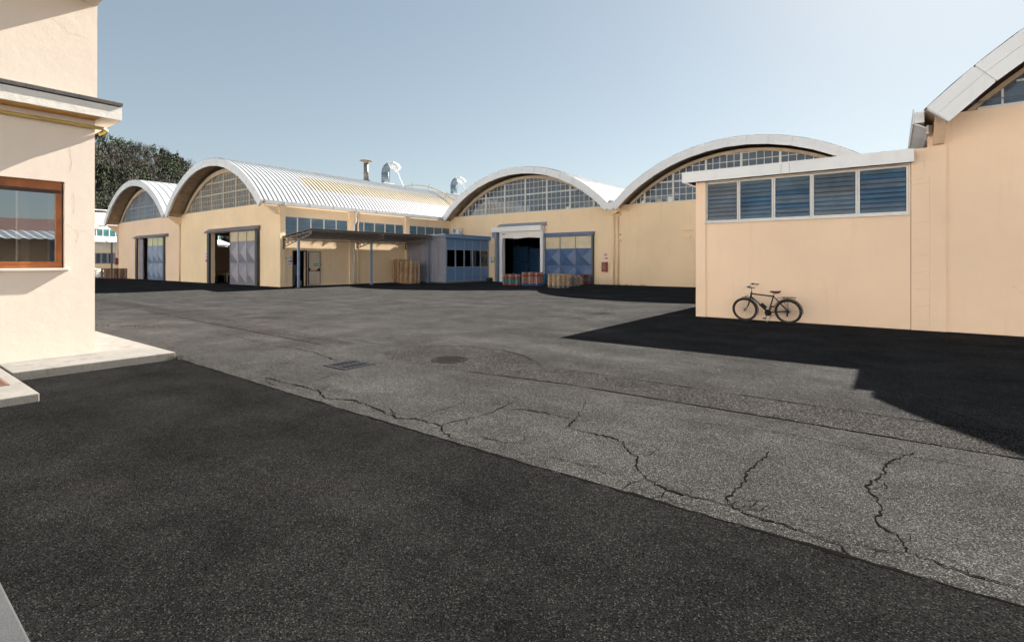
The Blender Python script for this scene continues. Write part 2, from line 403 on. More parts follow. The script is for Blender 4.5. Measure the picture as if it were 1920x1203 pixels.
# trench reinstatement strip and patch round the manhole
def patch_outline():
    top = jitter_line([(-4.65, 7.0), (-.9, 7.02), (6, 7.05), (40, 7.2)], .01, .3, rnd)
    bot = jitter_line([(40, 6.3), (6, 6.2), (-.8, 6.2), (-3.7, 6.16), (-5.3, 5.95)], .01, .3, rnd)
    blob = [(-5.3, 5.95), (-6.3, 5.83), (-7.2, 5.9), (-7.75, 6.25), (-7.9, 6.8), (-7.6, 7.35), (-6.9, 7.75), (-6.1, 7.8), (-5.4, 7.55), (-4.9, 7.2), (-4.65, 7.0)]
    return top+bot+jitter_line(blob, .012, .15, rnd)[1:-1]
po = patch_outline(); mb = MB(); mb.add([(x, y, .003) for x, y in po], [tuple(range(len(po)))])
tag(mb.build('trench_patch', 'asphalt_patch', origin=(0, 6.5, .003)), kind='structure')
po = jitter_line([(-9.6, 6.05), (-9.2, 6.6), (-14, 6.95), (-22, 7.35), (-34, 7.9), (-34, 7.0), (-22, 6.55), (-15, 6.25), (-9.6, 6.05)], .02, .3, rnd)[:-1]
mb = MB(); mb.add([(x, y, .003) for x, y in po], [tuple(range(len(po)))])
tag(mb.build('trench_patch', 'asphalt_patch', origin=(-20, 6.6, .003)), kind='structure')
# cracks, traced on the ground
CR = [
 ([(462, 709), (498, 708), (531, 717), (565, 724), (596, 732), (609, 746), (639, 749), (662, 750), (695, 761), (741, 783), (783, 786), (825, 798), (830, 809)], .020),
 ([(498, 708), (505, 718), (520, 724)], .014), ([(596, 732), (612, 727), (625, 722)], .012), ([(741, 783), (735, 770), (722, 764)], .012),
 ([(783, 786), (800, 780), (830, 768), (862, 757), (880, 750)], .008),
 ([(830, 796), (870, 786), (900, 780), (925, 772), (950, 760), (975, 748)], .012),
 ([(941, 768), (975, 767), (1025, 774), (1056, 781), (1079, 786), (1062, 801), (1106, 812), (1135, 818), (1169, 828), (1178, 845), (1197, 859), (1194, 875), (1211, 897), (1249, 918), (1305, 933), (1373, 948), (1416, 969), (1459, 980), (1527, 1006), (1570, 1018), (1583, 1033), (1604, 1050)], .015),
 ([(1249, 918), (1241, 932), (1215, 933)], .012), ([(1079, 786), (1090, 770), (1100, 752)], .007),
 ([(1442, 845), (1418, 871), (1399, 884), (1399, 901), (1373, 924), (1360, 932), (1373, 948)], .013),
 ([(1715, 848), (1694, 854), (1660, 871), (1660, 888), (1623, 912), (1642, 931), (1655, 954), (1645, 980), (1685, 1008), (1698, 1033), (1758, 1055), (1826, 1080), (1920, 1108)], .014),
 ([(1576, 1016), (1612, 1021), (1660, 1033), (1698, 1036)], .010),
 ([(1150, 690), (1190, 691), (1244, 688), (1306, 696), (1369, 706), (1430, 713), (1500, 721), (1600, 737), (1700, 752)], .010),
 ([(176, 615), (220, 613), (260, 611), (301, 609)], .05), ([(360, 664), (420, 660), (485, 651), (500, 645)], .014),
 ([(518, 648), (560, 654), (590, 661), (620, 672), (640, 677)], .016), ([(400, 622), (432, 628), (480, 640), (500, 645)], .014),
 ([(639, 635), (672, 638), (695, 643), (740, 650)], .018), ([(573, 717), (600, 711), (629, 701), (660, 694)], .010),
 ([(900, 818), (940, 829), (1000, 831)], .012), ([(1035, 857), (1080, 868), (1118, 875), (1130, 880)], .009),
 ([(740, 603), (860, 615), (1000, 640), (1150, 655), (1300, 668)], .012), ([(430, 575), (560, 590), (740, 620), (900, 635)], .015),
 ([(830, 809), (850, 822), (900, 835)], .012), ([(1700, 752), (1775, 770), (1800, 778), (1920, 780)], .010), ([(1775, 770), (1830, 788), (1870, 805)], .012)]
for k, (pp, wd) in enumerate(CR):
    pts = jitter_line([onG(*p) for p in pp], .020, .035 if pp[0][1] > 640 else .15, rnd)
    c = MB(); ribbon(c, pts, wd*1.2, .0054, rnd); c.build('crack', 'crack_dark' if pp[0][1] > 620 else 'crack_moss', yard)
for pp, wd in CR:
    if pp[0][1] < 640 or len(pp) < 3: continue
    g_ = [onG(*p) for p in pp]
    for q in range(max(1, len(g_)//2)):
        j = rnd.randrange(len(g_)-1); t = rnd.random(); x = g_[j][0]+(g_[j+1][0]-g_[j][0])*t; y = g_[j][1]+(g_[j+1][1]-g_[j][1])*t
        a = rnd.uniform(0, 2*pi); L = rnd.uniform(.10, .34)
        pts = jitter_line([(x, y), (x+cos(a)*L*.5, y+sin(a)*L*.5), (x+cos(a+.5)*L, y+sin(a+.5)*L)], .012, .04, rnd)
        c = MB(); ribbon(c, pts, wd*.6, .0058, rnd); c.build('crack', 'crack_dark', yard)
for pp, wd in (([(-10.05, YJ+.08), (-6, YJ), (-3, YJ-.03), (.5, YJ), (6, YJ+.02), (20, YJ)], .024),
               ([(-4.9, 7.2), (-4.65, 7.0), (-.9, 7.02), (6, 7.05)], .016), ([(-5.3, 5.95), (-3.7, 6.16), (-.8, 6.2), (6, 6.2)], .016),
               ([(-7.9, 6.8), (-7.6, 7.35), (-6.9, 7.75), (-6.1, 7.8), (-5.4, 7.55), (-4.9, 7.2)], .02),
               ([(-9.6, 6.05), (-15, 6.25), (-22, 6.55)], .02)):
    pts = jitter_line(pp, .010, .08, rnd); c = MB(); ribbon(c, pts, wd*1.5, .0060, rnd); c.build('crack', 'crack_dark', yard)

for pp, wd in (([(1285, 788), (1380, 797), (1440, 806), (1530, 822), (1620, 840), (1760, 862), (1920, 890), (2060, 915)], .075), ([(1000, 722), (1100, 742), (1180, 752), (1280, 768)], .05), ([(905, 700), (1000, 716), (1090, 727)], .05), ([(380, 682), (470, 680), (560, 679), (625, 682)], .10)):
    pts = jitter_line([onG(*p) for p in pp], .012, .06, rnd); c = MB(); ribbon(c, pts, wd, .0022, rnd); c.build('worn_line', 'asphalt_worn', yard)
# manhole cover
mc = thing('manhole_cover', 'round cast iron manhole cover set in the patched asphalt', 'manhole cover', (-6.24, 6.48, .004))
mb = MB(); mb.lathe([(0, .003), (.24, .003), (.245, .006), (.25, .006), (.25, .0)], (-6.24, 6.48, .004), 40); mb.build('lid', 'cast_iron', mc, origin=(-6.24, 6.48, .004))
mb = MB(); mb.lathe([(.262, -.003), (.262, .007), (.325, .007), (.33, -.003)], (-6.24, 6.48, .004), 40); mb.build('rim', 'cast_iron', mc, origin=(-6.24, 6.48, .004))
mb = MB()
for k in range(-6, 7):
    x = k*.034; L = sqrt(max(0, .21**2-x*x))
    mb.box(-6.24+x-.009, -6.24+x+.009, 6.48-L, 6.48+L, .0065, .0105)
mb.build('tread_ribs', 'cast_iron', mc)
# square drain grate
dg = thing('drain_grate', 'square steel drain grate in the yard with slots in two rows', 'drain grate', (-7.26, 5.14, .004))
gx, gy, gs = -7.26, 5.14, .30
mb = MB(); mb.box(gx-gs+.03, gx+gs-.03, gy-gs+.03, gy+gs-.03, .001, .005); mb.build('pit_shade', 'void_black', dg)  # flat black plate paints the darkness below the slots
mb = MB()
for a in ((gx-gs, gx+gs, gy-gs, gy-gs+.06), (gx-gs, gx+gs, gy+gs-.06, gy+gs), (gx-gs, gx-gs+.06, gy-gs+.06, gy+gs-.06), (gx+gs-.06, gx+gs, gy-gs+.06, gy+gs-.06), (gx-.03, gx+.03, gy-gs+.06, gy+gs-.06)):
    mb.box(*a, .0, .011)
mb.build('frame', 'grate_steel', dg)
for k in range(6):
    y = gy-gs+.06+.08*k+.024
    for s in (-1, 1):
        b = MB(); x0 = gx+.03 if s > 0 else gx-gs+.06; b.box(x0, x0+gs-.09, y, y+.034, .0062, .0095); b.build('bar', 'grate_steel', dg)
# pavement round the near building, step with rusty grate, kerb corner
def slab(name, x0, x1, y0, y1, z, mat, bev=.012):
    m = MB(); m.box(x0, x1, y0, y1, -.05, z); return tag(m.build(name, mat, bevel=bev), kind='structure')
slab('pavement', -32, -10.22, 1.52, 3.62, .115, 'concrete')
slab('pavement', -32, -8.42, -7, 1.50, .105, 'concrete')
kp, kq = onG(0, 1088, .05), onG(60, 1203, .05)
kb = MB(); kb.box(-8.3, kq[0]+.03, -6, (kp[1]+kq[1])/2, -.05, .05); tag(kb.build('kerb', 'concrete_grey', bevel=.01), kind='structure')
rg = thing('pavement_grate', 'small rusty iron grate sunk in the pale concrete pavement', 'grate', (-9.2, 1.22, .105))
x1g = onG(33, 719, .11)[0]
mb = MB(); mb.box(x1g-1.2, x1g, 1.04, 1.34, .1, .1065); mb.build('pit_shade', 'void_black', rg)  # thin black plate, painted shade under the rusty bars
mb = MB(); mb.box(x1g-1.2, x1g, 1.02, 1.05, .1, .118); mb.box(x1g-1.2, x1g, 1.33, 1.36, .1, .118); mb.box(x1g-.03, x1g, 1.05, 1.33, .1, .118); mb.build('frame', 'rusty_iron', rg)
for k in range(20):
    mb = MB(); mb.box(x1g-.07-k*.056, x1g-.045-k*.056, 1.05, 1.33, .104, .116); mb.build('bar', 'rusty_iron', rg)

# ================================================================== BARREL HALLS
RISE, THK = 3.72, .56
class Arc:
    def __init__(s, x0, x1, zf):
        s.cx = (x0+x1)/2; s.a = (x1-x0)/2; s.zf = zf
        s.R = (s.a**2+RISE**2)/(2*RISE); s.cz = zf+RISE-s.R; s.th = asin(s.a/s.R)
    def p(s, t, off=0.0):                  # t -1..1, off inwards
        a = s.th*t; r = s.R-off; return s.cx+r*sin(a), s.cz+r*cos(a)
    def z_at(s, x, off=0.0):
        r = s.R-off; d = r*r-(x-s.cx)**2; return s.cz+sqrt(d) if d > 0 else -99
def fascia(h, arc, y, npan=15, yth=.16):
    f = MB(); f.prism([arc.p(-1, THK-.03)]+[arc.p(-1+2*k/30, .03) for k in range(31)]+[arc.p(1-2*k/30, THK-.03) for k in range(30)], 'y', y+.03, y+yth)
    fo = f.build('fascia', 'white_metal', h)
    for k in range(npan):
        for r0, r1 in ((0, .265), (.27, THK)):
            g = .0018
            t0, t1 = -1+2*k/npan+g, -1+2*(k+1)/npan-g
            m = MB(); m.prism([arc.p(t0, r0), arc.p(t1, r0), arc.p(t1, r1), arc.p(t0, r1)], 'y', y, y+.028)
            m.build('panel', 'white_metal', fo)
    return fo
def roof_sheet(h, arc, y0, y1, pitch, rib=.035, t0=-1.0, t1=1.0, sky=None, name='roof', mat='roof_metal', seg=30):
    """ribbed metal sheet following the vault; sky=(t0,t1,ystart) left out"""
    ys = []; y = y0
    while y < y1:
        ys += [(y, 0), (y+pitch*.62, 0), (y+pitch*.70, rib), (y+pitch*.92, rib)]; y += pitch
    ys.append((y1, 0))
    ts = sorted({t0+(t1-t0)*k/seg for k in range(seg+1)} | ({sky[0], sky[1]} if sky else set()))
    m = MB(); nv = len(ys); vs = []
    for t in ts:
        for yy, e in ys:
            x, z = arc.p(t, -.008-e); vs.append((x, yy, z))
    fs = []
    for i in range(len(ts)-1):
        for j in range(nv-1):
            if sky and sky[0]-1e-6 <= ts[i] and ts[i+1] <= sky[1]+1e-6 and ys[j][0] >= sky[2] and ys[j][0] < sky[3]: continue
            fs.append((i*nv+j, i*nv+j+1, (i+1)*nv+j+1, (i+1)*nv+j))
    m.add(vs, fs)
    o = m.build(name, mat, h)
    # fill underside (solid deck)
    return o
def roof_deck(h, arc, y0, y1):
    m = MB(); n = 30
    pts = [arc.p(-1+2*k/n, .0) for k in range(n+1)]; pin = [arc.p(-1+2*k/n, .22) for k in range(n+1)]
    m.prism(pts+pin[::-1], 'y', y0, y1); return m.build('roof_deck', 'wood_soffit', h)
def soffit(h, arc, y0, y1, npl=40):
    s = MB(); s.box(arc.cx-.05, arc.cx+.05, y0, y1, arc.cz+arc.R-.30, arc.cz+arc.R-.24); so_ = s.build('soffit', 'wood_soffit', h)
    rr = random.Random(5)
    for k in range(npl):
        t0, t1 = -1+2*k/npl+.0016, -1+2*(k+1)/npl-.0016; e = rr.uniform(0, .012)
        m = MB(); m.prism([arc.p(t0, .24), arc.p(t1, .24), arc.p(t1, .27+e), arc.p(t0, .27+e)], 'y', y0, y1); m.build('plank', 'wood_soffit', so_)
def gable_window(h, arc, y, zb, mull, rows, npane, off, fmat, pmats, seed, thick=.13, xlim=None, skip_above=None, trans=(3,), tilt=.005):
    """glazing under the arch: heavy mullions at mull, npane panes a bay, rows of glass; every pane its own piece"""
    rr = random.Random(seed); ino = THK+off
    fr = MB(); wx = sorted(mull)
    zt = lambda x: arc.z_at(x, ino)
    for x in wx[1:-1]:
        if zt(x) > zb+.1: fr.box(x-thick/2, x+thick/2, y-.06, y+.06, zb, zt(x)+.06)
    for r, z in enumerate(rows[1:-1], 1):
        t = .11 if r in trans else .045
        # extent under arch
        d = (arc.R-ino)**2-(z-arc.cz)**2
        if d <= 0: continue
        xe = sqrt(d); a, b = max(wx[0], arc.cx-xe), min(wx[-1], arc.cx+xe)
        if b-a > .2:
            xs_ = [a]+[x for x in wx if a < x < b]+[b]
            for p, q in zip(xs_, xs_[1:]):
                if q-p > thick: fr.box(p+thick/2, q-thick/2, y-(.045 if t > .1 else .03), y+.03, z-t/2, z+t/2)
    fr.box(wx[0], wx[-1], y-.07, y+.07, zb-.06, zb)
    for p, q in zip(wx, wx[1:]):
        for k in range(1, npane):
            x = p+(q-p)*k/npane
            if zt(x) > zb+.15: fr.box(x-.02, x+.02, y-.036, y+.03, zb, zt(x)+.03)
    fo = fr.build('gable_window', fmat, h)
    for p, q in zip(wx, wx[1:]):
        for k in range(npane):
            xa, xb = p+(q-p)*k/npane+.02, p+(q-p)*(k+1)/npane-.02
            for r in range(len(rows)-1):
                za, zc = rows[r], rows[r+1]
                ta, tb = zt(xa), zt(xb)
                if max(ta, tb) <= za+.03: continue
                pl = [(xa, min(za, max(ta, za-.001))), (xb, za)]
                if ta <= za: 
                    xa2 = xa+(xb-xa)*(za-ta)/(tb-ta); pl = [(xa2, za), (xb, za), (xb, min(zc, tb))]
                    if tb > zc: pl.append((xa+(xb-xa)*(zc-ta)/(tb-ta), zc))
                elif tb <= za:
                    xb2 = xb+(xa-xb)*(za-tb)/(ta-tb); pl = [(xa, za), (xb2, za)]
                    if ta > zc: pl.append((xb+(xa-xb)*(zc-tb)/(ta-tb), zc))
                    pl.append((xa, min(zc, ta)))
                else:
                    pl = [(xa, za), (xb, za), (xb, min(zc, tb))]
                    if (ta-zc)*(tb-zc) < 0: pl.append((xa+(xb-xa)*(zc-ta)/(tb-ta), zc))
                    pl.append((xa, min(zc, ta)))
                sx, sz = rr.gauss(0, tilt), rr.gauss(0, tilt)
                mx, mz = (xa+xb)/2, (za+zc)/2
                pv = [(px_, y+(px_-mx)*sx+(pz-mz)*sz, pz) for px_, pz in pl]
                m = MB(); m.add(pv, [tuple(range(len(pv)))])
                pm = pmats[0] if rr.random() < .75 else rr.choice(pmats)
                m.build('pane', pm, fo, recalc=False)
    return fo
def arch_rib(h, arc, y0, y1, off, wd=.16, mat='rib_beige', zmin=5.86):
    m = MB(); n = 40
    def tz(o): return math.acos(min(1, (zmin-arc.cz)/(arc.R-o)))/arc.th
    a, b = tz(THK+off-wd), tz(THK+off)
    m.prism([arc.p(-a+2*a*k/n, THK+off-wd) for k in range(n+1)]+[arc.p(b-2*b*k/n, THK+off) for k in range(n+1)], 'y', y0, y1)
    return m.build('arch_rib', mat, h)
def pyramid_door(h, name, x0, x1, y, z0, z1, win_h, mat, pane_mat, seed, relief=.13, rowsp=(.5,), frame=None):
    fr = MB(); t = .05
    cw = (x1-x0)/3; zw = z1-win_h; zm = z0+(zw-z0)*rowsp[0]
    for k in range(4): 
        xx = x0+cw*k; fr.box(xx-(0 if k == 0 else t/2 if k < 3 else t), xx+(t if k == 0 else t/2 if k < 3 else 0), y-.03, y+.05, z0, z1)
    for z in (z0, zm-t/2, zw-t/2, z1-t):
        for k in range(3):
            xa = x0+cw*k+(t if k == 0 else t/2); xb = x0+cw*(k+1)-(t if k == 2 else t/2)
            fr.box(xa, xb, y-.022, y+.045, z, z+t)
    d = fr.build(name, frame or mat, h)
    rr = random.Random(seed)
    for k in range(3):
        xa = x0+cw*k+(t if k == 0 else t/2); xb = x0+cw*(k+1)-(t if k == 2 else t/2)
        m = MB(); m.box(xa, xb, y, y+.012, zw+t/2, z1-t); m.build('pane', pane_mat, d)
        for za, zb in ((z0+t, zm-t/2), (zm+t/2, zw-t/2)):
            mx, mz = (xa+xb)/2+rr.uniform(-.02, .02), (za+zb)/2+rr.uniform(-.03, .03)
            p = MB(); p.add([(xa, y, za), (xb, y, za), (xb, y, zb), (xa, y, zb), (mx, y-relief, mz)], [(0, 1, 4), (1, 2, 4), (2, 3, 4), (3, 0, 4)])
            p.build('pressed_panel', mat, d)
    return d
def louvre_window(h, axis, c, u0, u1, z0, z1, n, mats, seed, fr_mat='aluminium', t=.05, tilt=.035, blank=True):
    """fixed frame and n glass blades lapping like shingles; axis 'y' faces -Y, axis 'x' faces +X"""
    rr = random.Random(seed); s = -1 if axis == 'y' else 1
    def bx(mb, a, b, c0, c1, e, f):
        c0, c1 = sorted((c0, c1)); mb.box(a, b, c0, c1, e, f) if axis == 'y' else mb.box(c0, c1, a, b, e, f)
    fr = MB()
    bx(fr, u0, u0+t, c+s*.03, c-s*.05, z0, z1); bx(fr, u1-t, u1, c+s*.03, c-s*.05, z0, z1)
    bx(fr, u0+t, u1-t, c+s*.026, c-s*.05, z0, z0+t); bx(fr, u0+t, u1-t, c+s*.026, c-s*.05, z1-t, z1)
    wo_ = fr.build('louvre_window', fr_mat, h)
    hh = (z1-z0-2*t)/n
    for k in range(n):
        za, zb = z0+t+hh*k+.006, z0+t+hh*(k+1)+.002
        m = MB(); o1, o2 = c+s*tilt*rr.uniform(.75, 1.2), c-s*.004
        a, b = u0+t+.012, u1-t-.012; th = -s*.008
        q = [(a, o1, za), (b, o1, za), (b, o2, zb), (a, o2, zb)]
        q += [(u, o+th, z) for u, o, z in q]
        if axis == 'x': q = [(o, u, z) for u, o, z in q]
        m.add(q, [(0, 1, 2, 3), (7, 6, 5, 4), (0, 4, 5, 1), (2, 6, 7, 3), (1, 5, 6, 2), (0, 3, 7, 4)])
        m.build('louvre', rr.choice(mats), wo_)
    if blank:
        m = MB(); bx(m, u0+t, u1-t, c-s*.05, c-s*.055, z0+t, z1-t); m.build('dark_sheet', 'machine_dark', wo_)  # dark sheet stands in for the shade behind the glass blades
    return wo_

YAB, YCD, YSH = 18.22, 35.1, 16.4
OVH = 1.26
XA0, XAB, XBC = -67.0, -50.35, -33.64
XCD = -16.46; XD1 = .75
ZW = 5.88
def xr(pxs, y, py=480): return [onY(p, py, y)[0] for p in pxs]
def hall(label, x0, x1, yf, back, zf=5.86):
    h = thing('barrel_roof_hall', label, 'warehouse', ((x0+x1)/2, yf, 0), 'barrel roofed factory halls')
    return h, Arc(x0, x1, zf)

# ---------------------------------------------------------------- hall A (far left)
hA, aA = hall('farthest left cream factory hall with white barrel roof and grey framed gable window', XA0, XAB, YAB, 62)
dA = xr([259, 307.8], YAB); dA_z = 4.05
mb = MB(); wall(mb, 'y', YAB, YAB+.3, XA0, XAB-.003, -.05, ZW, [(dA[0], dA[1], -.05, dA_z)]); mb.build('front_wall', 'wall_peach', hA)
mb = MB(); hl = [(YAB+4+k*6, YAB+8.8+k*6, 3.6, 5.0) for k in range(6)]
wall(mb, 'x', XA0, XA0+.3, YAB+.3, 60, -.05, ZW, hl); mb.build('side_wall', 'wall_peach', hA)
mb = MB(); mb.box(XA0, XAB, 60, 60.3, -.05, ZW); n = 24
mb.prism([(XA0, ZW)]+[aA.p(-1+2*k/n, .25) for k in range(n+1)]+[(XAB, ZW)], 'y', 60, 60.25); mb.build('back_wall', 'wall_peach', hA)
fascia(hA, aA, YAB-OVH); roof_deck(hA, aA, YAB-OVH+.17, 60); soffit(hA, aA, YAB-OVH+.17, YAB-.02)
roof_sheet(hA, aA, YAB-OVH+.02, 60.3, .62, .04)
rowsA = [ZW+.02+.43*k for k in range(8)]
mullA = [XA0+.6]+xr([234, 246, 259.5, 273, 287], YAB, 400)+[XAB-.5]
gable_window(hA, aA, YAB+.12, ZW+.06, mullA, rowsA, 4, .30, 'frame_blue', ['pane_grey', 'pane_grey', 'pane_grey2'], 1, .16, tilt=.0015)
arch_rib(hA, aA, YAB-.02, YAB+.3, .34, .34)
mb = MB(); x0, x1 = xr([255.5, 316], YAB); mb.prism([(YAB-.34, dA_z+.02), (YAB-.003, dA_z+.02), (YAB-.003, dA_z+.30), (YAB-.30, dA_z+.10)], 'x', x0, x1); mb.build('door_hood', 'steel_purple', hA)
xq = xr([255.8, 259, 265.3, 278.6, 307.6, 310.3], YAB)
for q_ in ((xq[0], xq[1], YAB-.12, YAB-.003, 0, dA_z+.02), (xq[4], xq[5], YAB-.12, YAB-.003, 0, dA_z+.02)): mb = MB(); mb.box(*q_); mb.build('door_jamb', 'steel_dark', hA)
mb = MB(); mb.box(xq[1]+.01, xq[2], YAB+.1, YAB+.2, 0, dA_z-.05); mb.build('fixed_panel', 'annex_grey', hA)
pyramid_door(hA, 'sliding_door', xq[3], xq[4]-.01, YAB-.06, .02, dA_z-.02, .80, 'door_two_tone', 'frosted_green', 3, .22, frame='door_two_tone')
# ---------------------------------------------------------------- hall B
hB, aB = hall('cream factory hall with long ribbed white barrel roof beside the lean-to canopy', XAB, XBC, YAB, 62)
xb = xr([391.8, 395.8, 403, 434.5, 482.9, 487.2], YAB); zb_ = 4.02
mb = MB(); wall(mb, 'y', YAB, YAB+.3, XAB, XBC-.302, -.05, ZW, [(xb[1], xb[4], -.05, zb_)]); mb.build('front_wall', 'wall_yellow', hB)
YW = [onX(p, 420, XBC)[0] for p in (533, 558.3, 583.5, 608, 631, 652.5)]
YW2 = [onX(p, 430, XBC)[0] for p in (664.5, 682.8, 702.8, 722.4, 741.2, 757.5)]
YW3 = [onX(p, 440, XBC)[0] for p in (768, 782.2, 798.3, 814.4, 829.5, 843.5)]
zwt = (onX(533, 404.6, XBC)[1]+onX(843, 428, XBC)[1])/2; zwb = onX(534, 441, XBC)[1]-.05
dE = [onX(p, 500, XBC)[0] for p in (549.5, 574)]; zE = onX(560, 471, XBC)[1]
mb = MB(); wall(mb, 'x', XBC-.3, XBC, YAB, 58, -.05, 5.62, [(YW[0], YW[-1], zwb, zwt), (YW2[0], YW2[-1], zwb, zwt), (YW3[0], YW3[-1], zwb, zwt), (dE[0], dE[1], -.05, zE)])
mb.build('side_wall', 'wall_yellow', hB)
k9 = 0
for Ys in (YW, YW2, YW3):
    for a, b in zip(Ys, Ys[1:]):
        louvre_window(hB, 'x', XBC-.06, a+.002, b-.002, zwb+.01, zwt-.003, 9, ['louvre_teal', 'louvre_teal', 'louvre_mid'], 20+k9, 'frame_white', .045, .03); k9 += 1
mb = MB(); mb.box(XAB, XBC, 60, 60.3, -.05, ZW); mb.prism([(XAB, ZW)]+[aB.p(-1+2*k/n, .25) for k in range(n+1)]+[(XBC, ZW)], 'y', 60, 60.25); mb.build('back_wall', 'wall_yellow', hB)
for y in (YAB+.2, (YW[-1]+YW2[0])/2, (YW2[-1]+YW3[0])/2, 37, 43, 49, 55):                     # wall piers
    p = MB(); p.box(XBC, XBC+.09, y-.19, y+.19, -.05, zwt+.02); p.box(XBC, XBC+.14, y-.24, y+.24, zwt+.02, 5.62); p.build('pier', 'wall_yellow', hB)
fascia(hB, aB, YAB-OVH); roof_deck(hB, aB, YAB-OVH+.17, 60); soffit(hB, aB, YAB-OVH+.17, YAB-.02)
SK = (.585, .80, YAB-OVH+.02+.33*13-.01, YAB-OVH+.02+.33*91-.01)
roof_sheet(hB, aB, YAB-OVH+.02, 60.3, 0.33, .050, sky=SK)
roof_sheet(hB, aB, YAB-OVH+.02+.33*13, YAB-OVH+.02+.33*91, 0.33, .050, SK[0], SK[1], name='skylight_sheet', mat='roof_skylight', seg=8)
rowsB = [ZW+.02, ZW+.40, ZW+.80, ZW+1.27, ZW+1.72, ZW+2.2, ZW+2.7, ZW+3.1]
mullB = [XAB+.6]+xr([357.2, 375.8, 395.8, 417.2, 440.8, 465.6], YAB, 400)+[XBC-.6]
gable_window(hB, aB, YAB+.12, ZW+.06, mullB, rowsB, 5, .30, 'frame_beige', ['pane_grey', 'pane_grey2'], 2, .17, trans=(3, 5), tilt=.0015)
arch_rib(hB, aB, YAB-.02, YAB+.3, .34, .34)
mb = MB(); mb.prism([(YAB-.40, zb_+.02), (YAB-.003, zb_+.02), (YAB-.003, zb_+.36), (YAB-.34, zb_+.12)], 'x', xb[0]-.05, xb[5]+.1); mb.build('door_hood', 'steel_purple', hB)
for q_ in ((xb[0], xb[1]-.02, YAB-.16, YAB-.003, 0, zb_+.02), (xb[4]+.02, xb[5], YAB-.22, YAB-.003, 0, zb_+.02)): mb = MB(); mb.box(*q_); mb.build('door_jamb', 'steel_dark', hB)
pyramid_door(hB, 'sliding_door', xb[3], xb[4]-.02, YAB-.12, .03, zb_-.0, .78, 'door_grey', 'frosted_pane', 4, .20)
# eaves gutter on B's long side
mb = MB(); gz = 5.62
mb.prism([(XBC+.02, gz+.0), (XBC+.38, gz+.0), (XBC+.40, gz+.24), (XBC+.36, gz+.24), (XBC+.34, gz+.04), (XBC+.02, gz+.04)], 'y', YAB-OVH+.16, 33.6); go = mb.build('gutter', 'gutter_metal', hB)
for k in range(9):
    m = MB(); y = 18.4+k*1.95; m.box(XBC+.385, XBC+.412, y, y+.03, gz-.03, gz+.245); m.build('bracket', 'gutter_metal', go)
mb = MB(); mb.prism([(YAB-OVH+.3, 5.60), (YAB-.003, 5.60), (YAB-.003, 5.02), (YAB-.22, 5.02)], 'x', XBC-.28, XBC); mb.build('corbel', 'wall_yellow', hB)
mb = MB(); mb.prism([(YAB-OVH+.3, 5.60), (YAB-.003, 5.60), (YAB-.003, 5.02), (YAB-.22, 5.02)], 'x', XAB-.2, XAB+.2); mb.build('corbel', 'wall_yellow', hB)
mb = MB(); mb.prism([(YAB-OVH+.3, 5.60), (YAB-.003, 5.60), (YAB-.003, 4.7), (YAB-.12, 4.85)], 'x', XA0-.1, XA0+.25); mb.build('corbel', 'wall_peach', hA)
# downpipes on B side and A/B joint
ypd = (YW[-1]+YW2[0])/2
for y, xo in ((ypd+.25, .14), (ypd+.6, .0)):
    m = MB(); m.tube([(XBC+.12+xo, y, gz+.02), (XBC+.12+xo, y, gz-.75), (XBC+.12, y-.05, gz-1.0), (XBC+.12, y-.05, .05)], .055, 8); m.build('downpipe', 'wall_yellow' if xo == 0 else 'gutter_metal', hB, smooth=True)
m = MB(); m.tube([(XAB, YAB-.07, 5.05), (XAB, YAB-.07, .03)], .06, 8); m.build('downpipe', 'wall_yellow', hB, smooth=True)
m = MB(); m.tube([(XA0+.12, YAB-.07, 4.8), (XA0+.12, YAB-.07, .03)], .06, 8); m.build('downpipe', 'wall_peach', hA, smooth=True)
# emergency door (opened flat against the wall)
ye0, ye1 = onX(578, 500, XBC)[0], onX(598, 500, XBC)[0]
mb = MB()
for a, b, c, d in ((dE[0]-.06, dE[0], 0, zE+.06), (dE[1], dE[1]+.06, 0, zE+.06), (dE[0], dE[1], zE, zE+.06)): mb.box(XBC-.1, XBC+.03, a, b, c, d)
mb.build('door_frame', 'steel_dark', hB)
mb = MB(); mb.box(XBC+.06, XBC+.11, ye0, ye1, .08, zE-.03); lf = mb.build('door_leaf', 'door_cream', hB)
mb = MB()
for a, b, c, d in ((ye0-.05, ye0, .05, zE), (ye1, ye1+.05, .05, zE), (ye0, ye1, .05, .08), (ye0, ye1, zE-.03, zE)): mb.box(XBC+.05, XBC+.12, a, b, c, d)
mb.build('edge_trim', 'steel_dark', lf)
mb = MB(); mb.box(XBC+.11, XBC+.19, ye0+.0, ye1-.1, 1.08, 1.12); mb.build('push_bar', 'sign_red', lf)
mb = MB(); mb.prism([(ye1-.32, 1.06), (ye1, 1.06), (ye1, 1.24), (ye1-.12, 1.26)], 'x', XBC+.11, XBC+.20); mb.box(XBC+.11, XBC+.18, ye0-.03, ye0+.06, 1.05, 1.28); mb.build('latch', 'sign_black', lf)
mb = MB(); mb.box(XBC+.111, XBC+.118, ye0+.38, ye0+.95, 1.42, 1.60); sg = mb.build('exit_sign', 'sign_green', lf)
mb = MB(); mb.box(XBC+.119, XBC+.121, ye0+.45, ye0+.66, 1.49, 1.53); mb.prism([(ye0+.68, 1.45), (ye0+.76, 1.51), (ye0+.68, 1.57)], 'x', XBC+.119, XBC+.121); mb.box(XBC+.119, XBC+.121, ye0+.79, ye0+.86, 1.45, 1.57); mb.build('arrow', 'sign_white', sg)
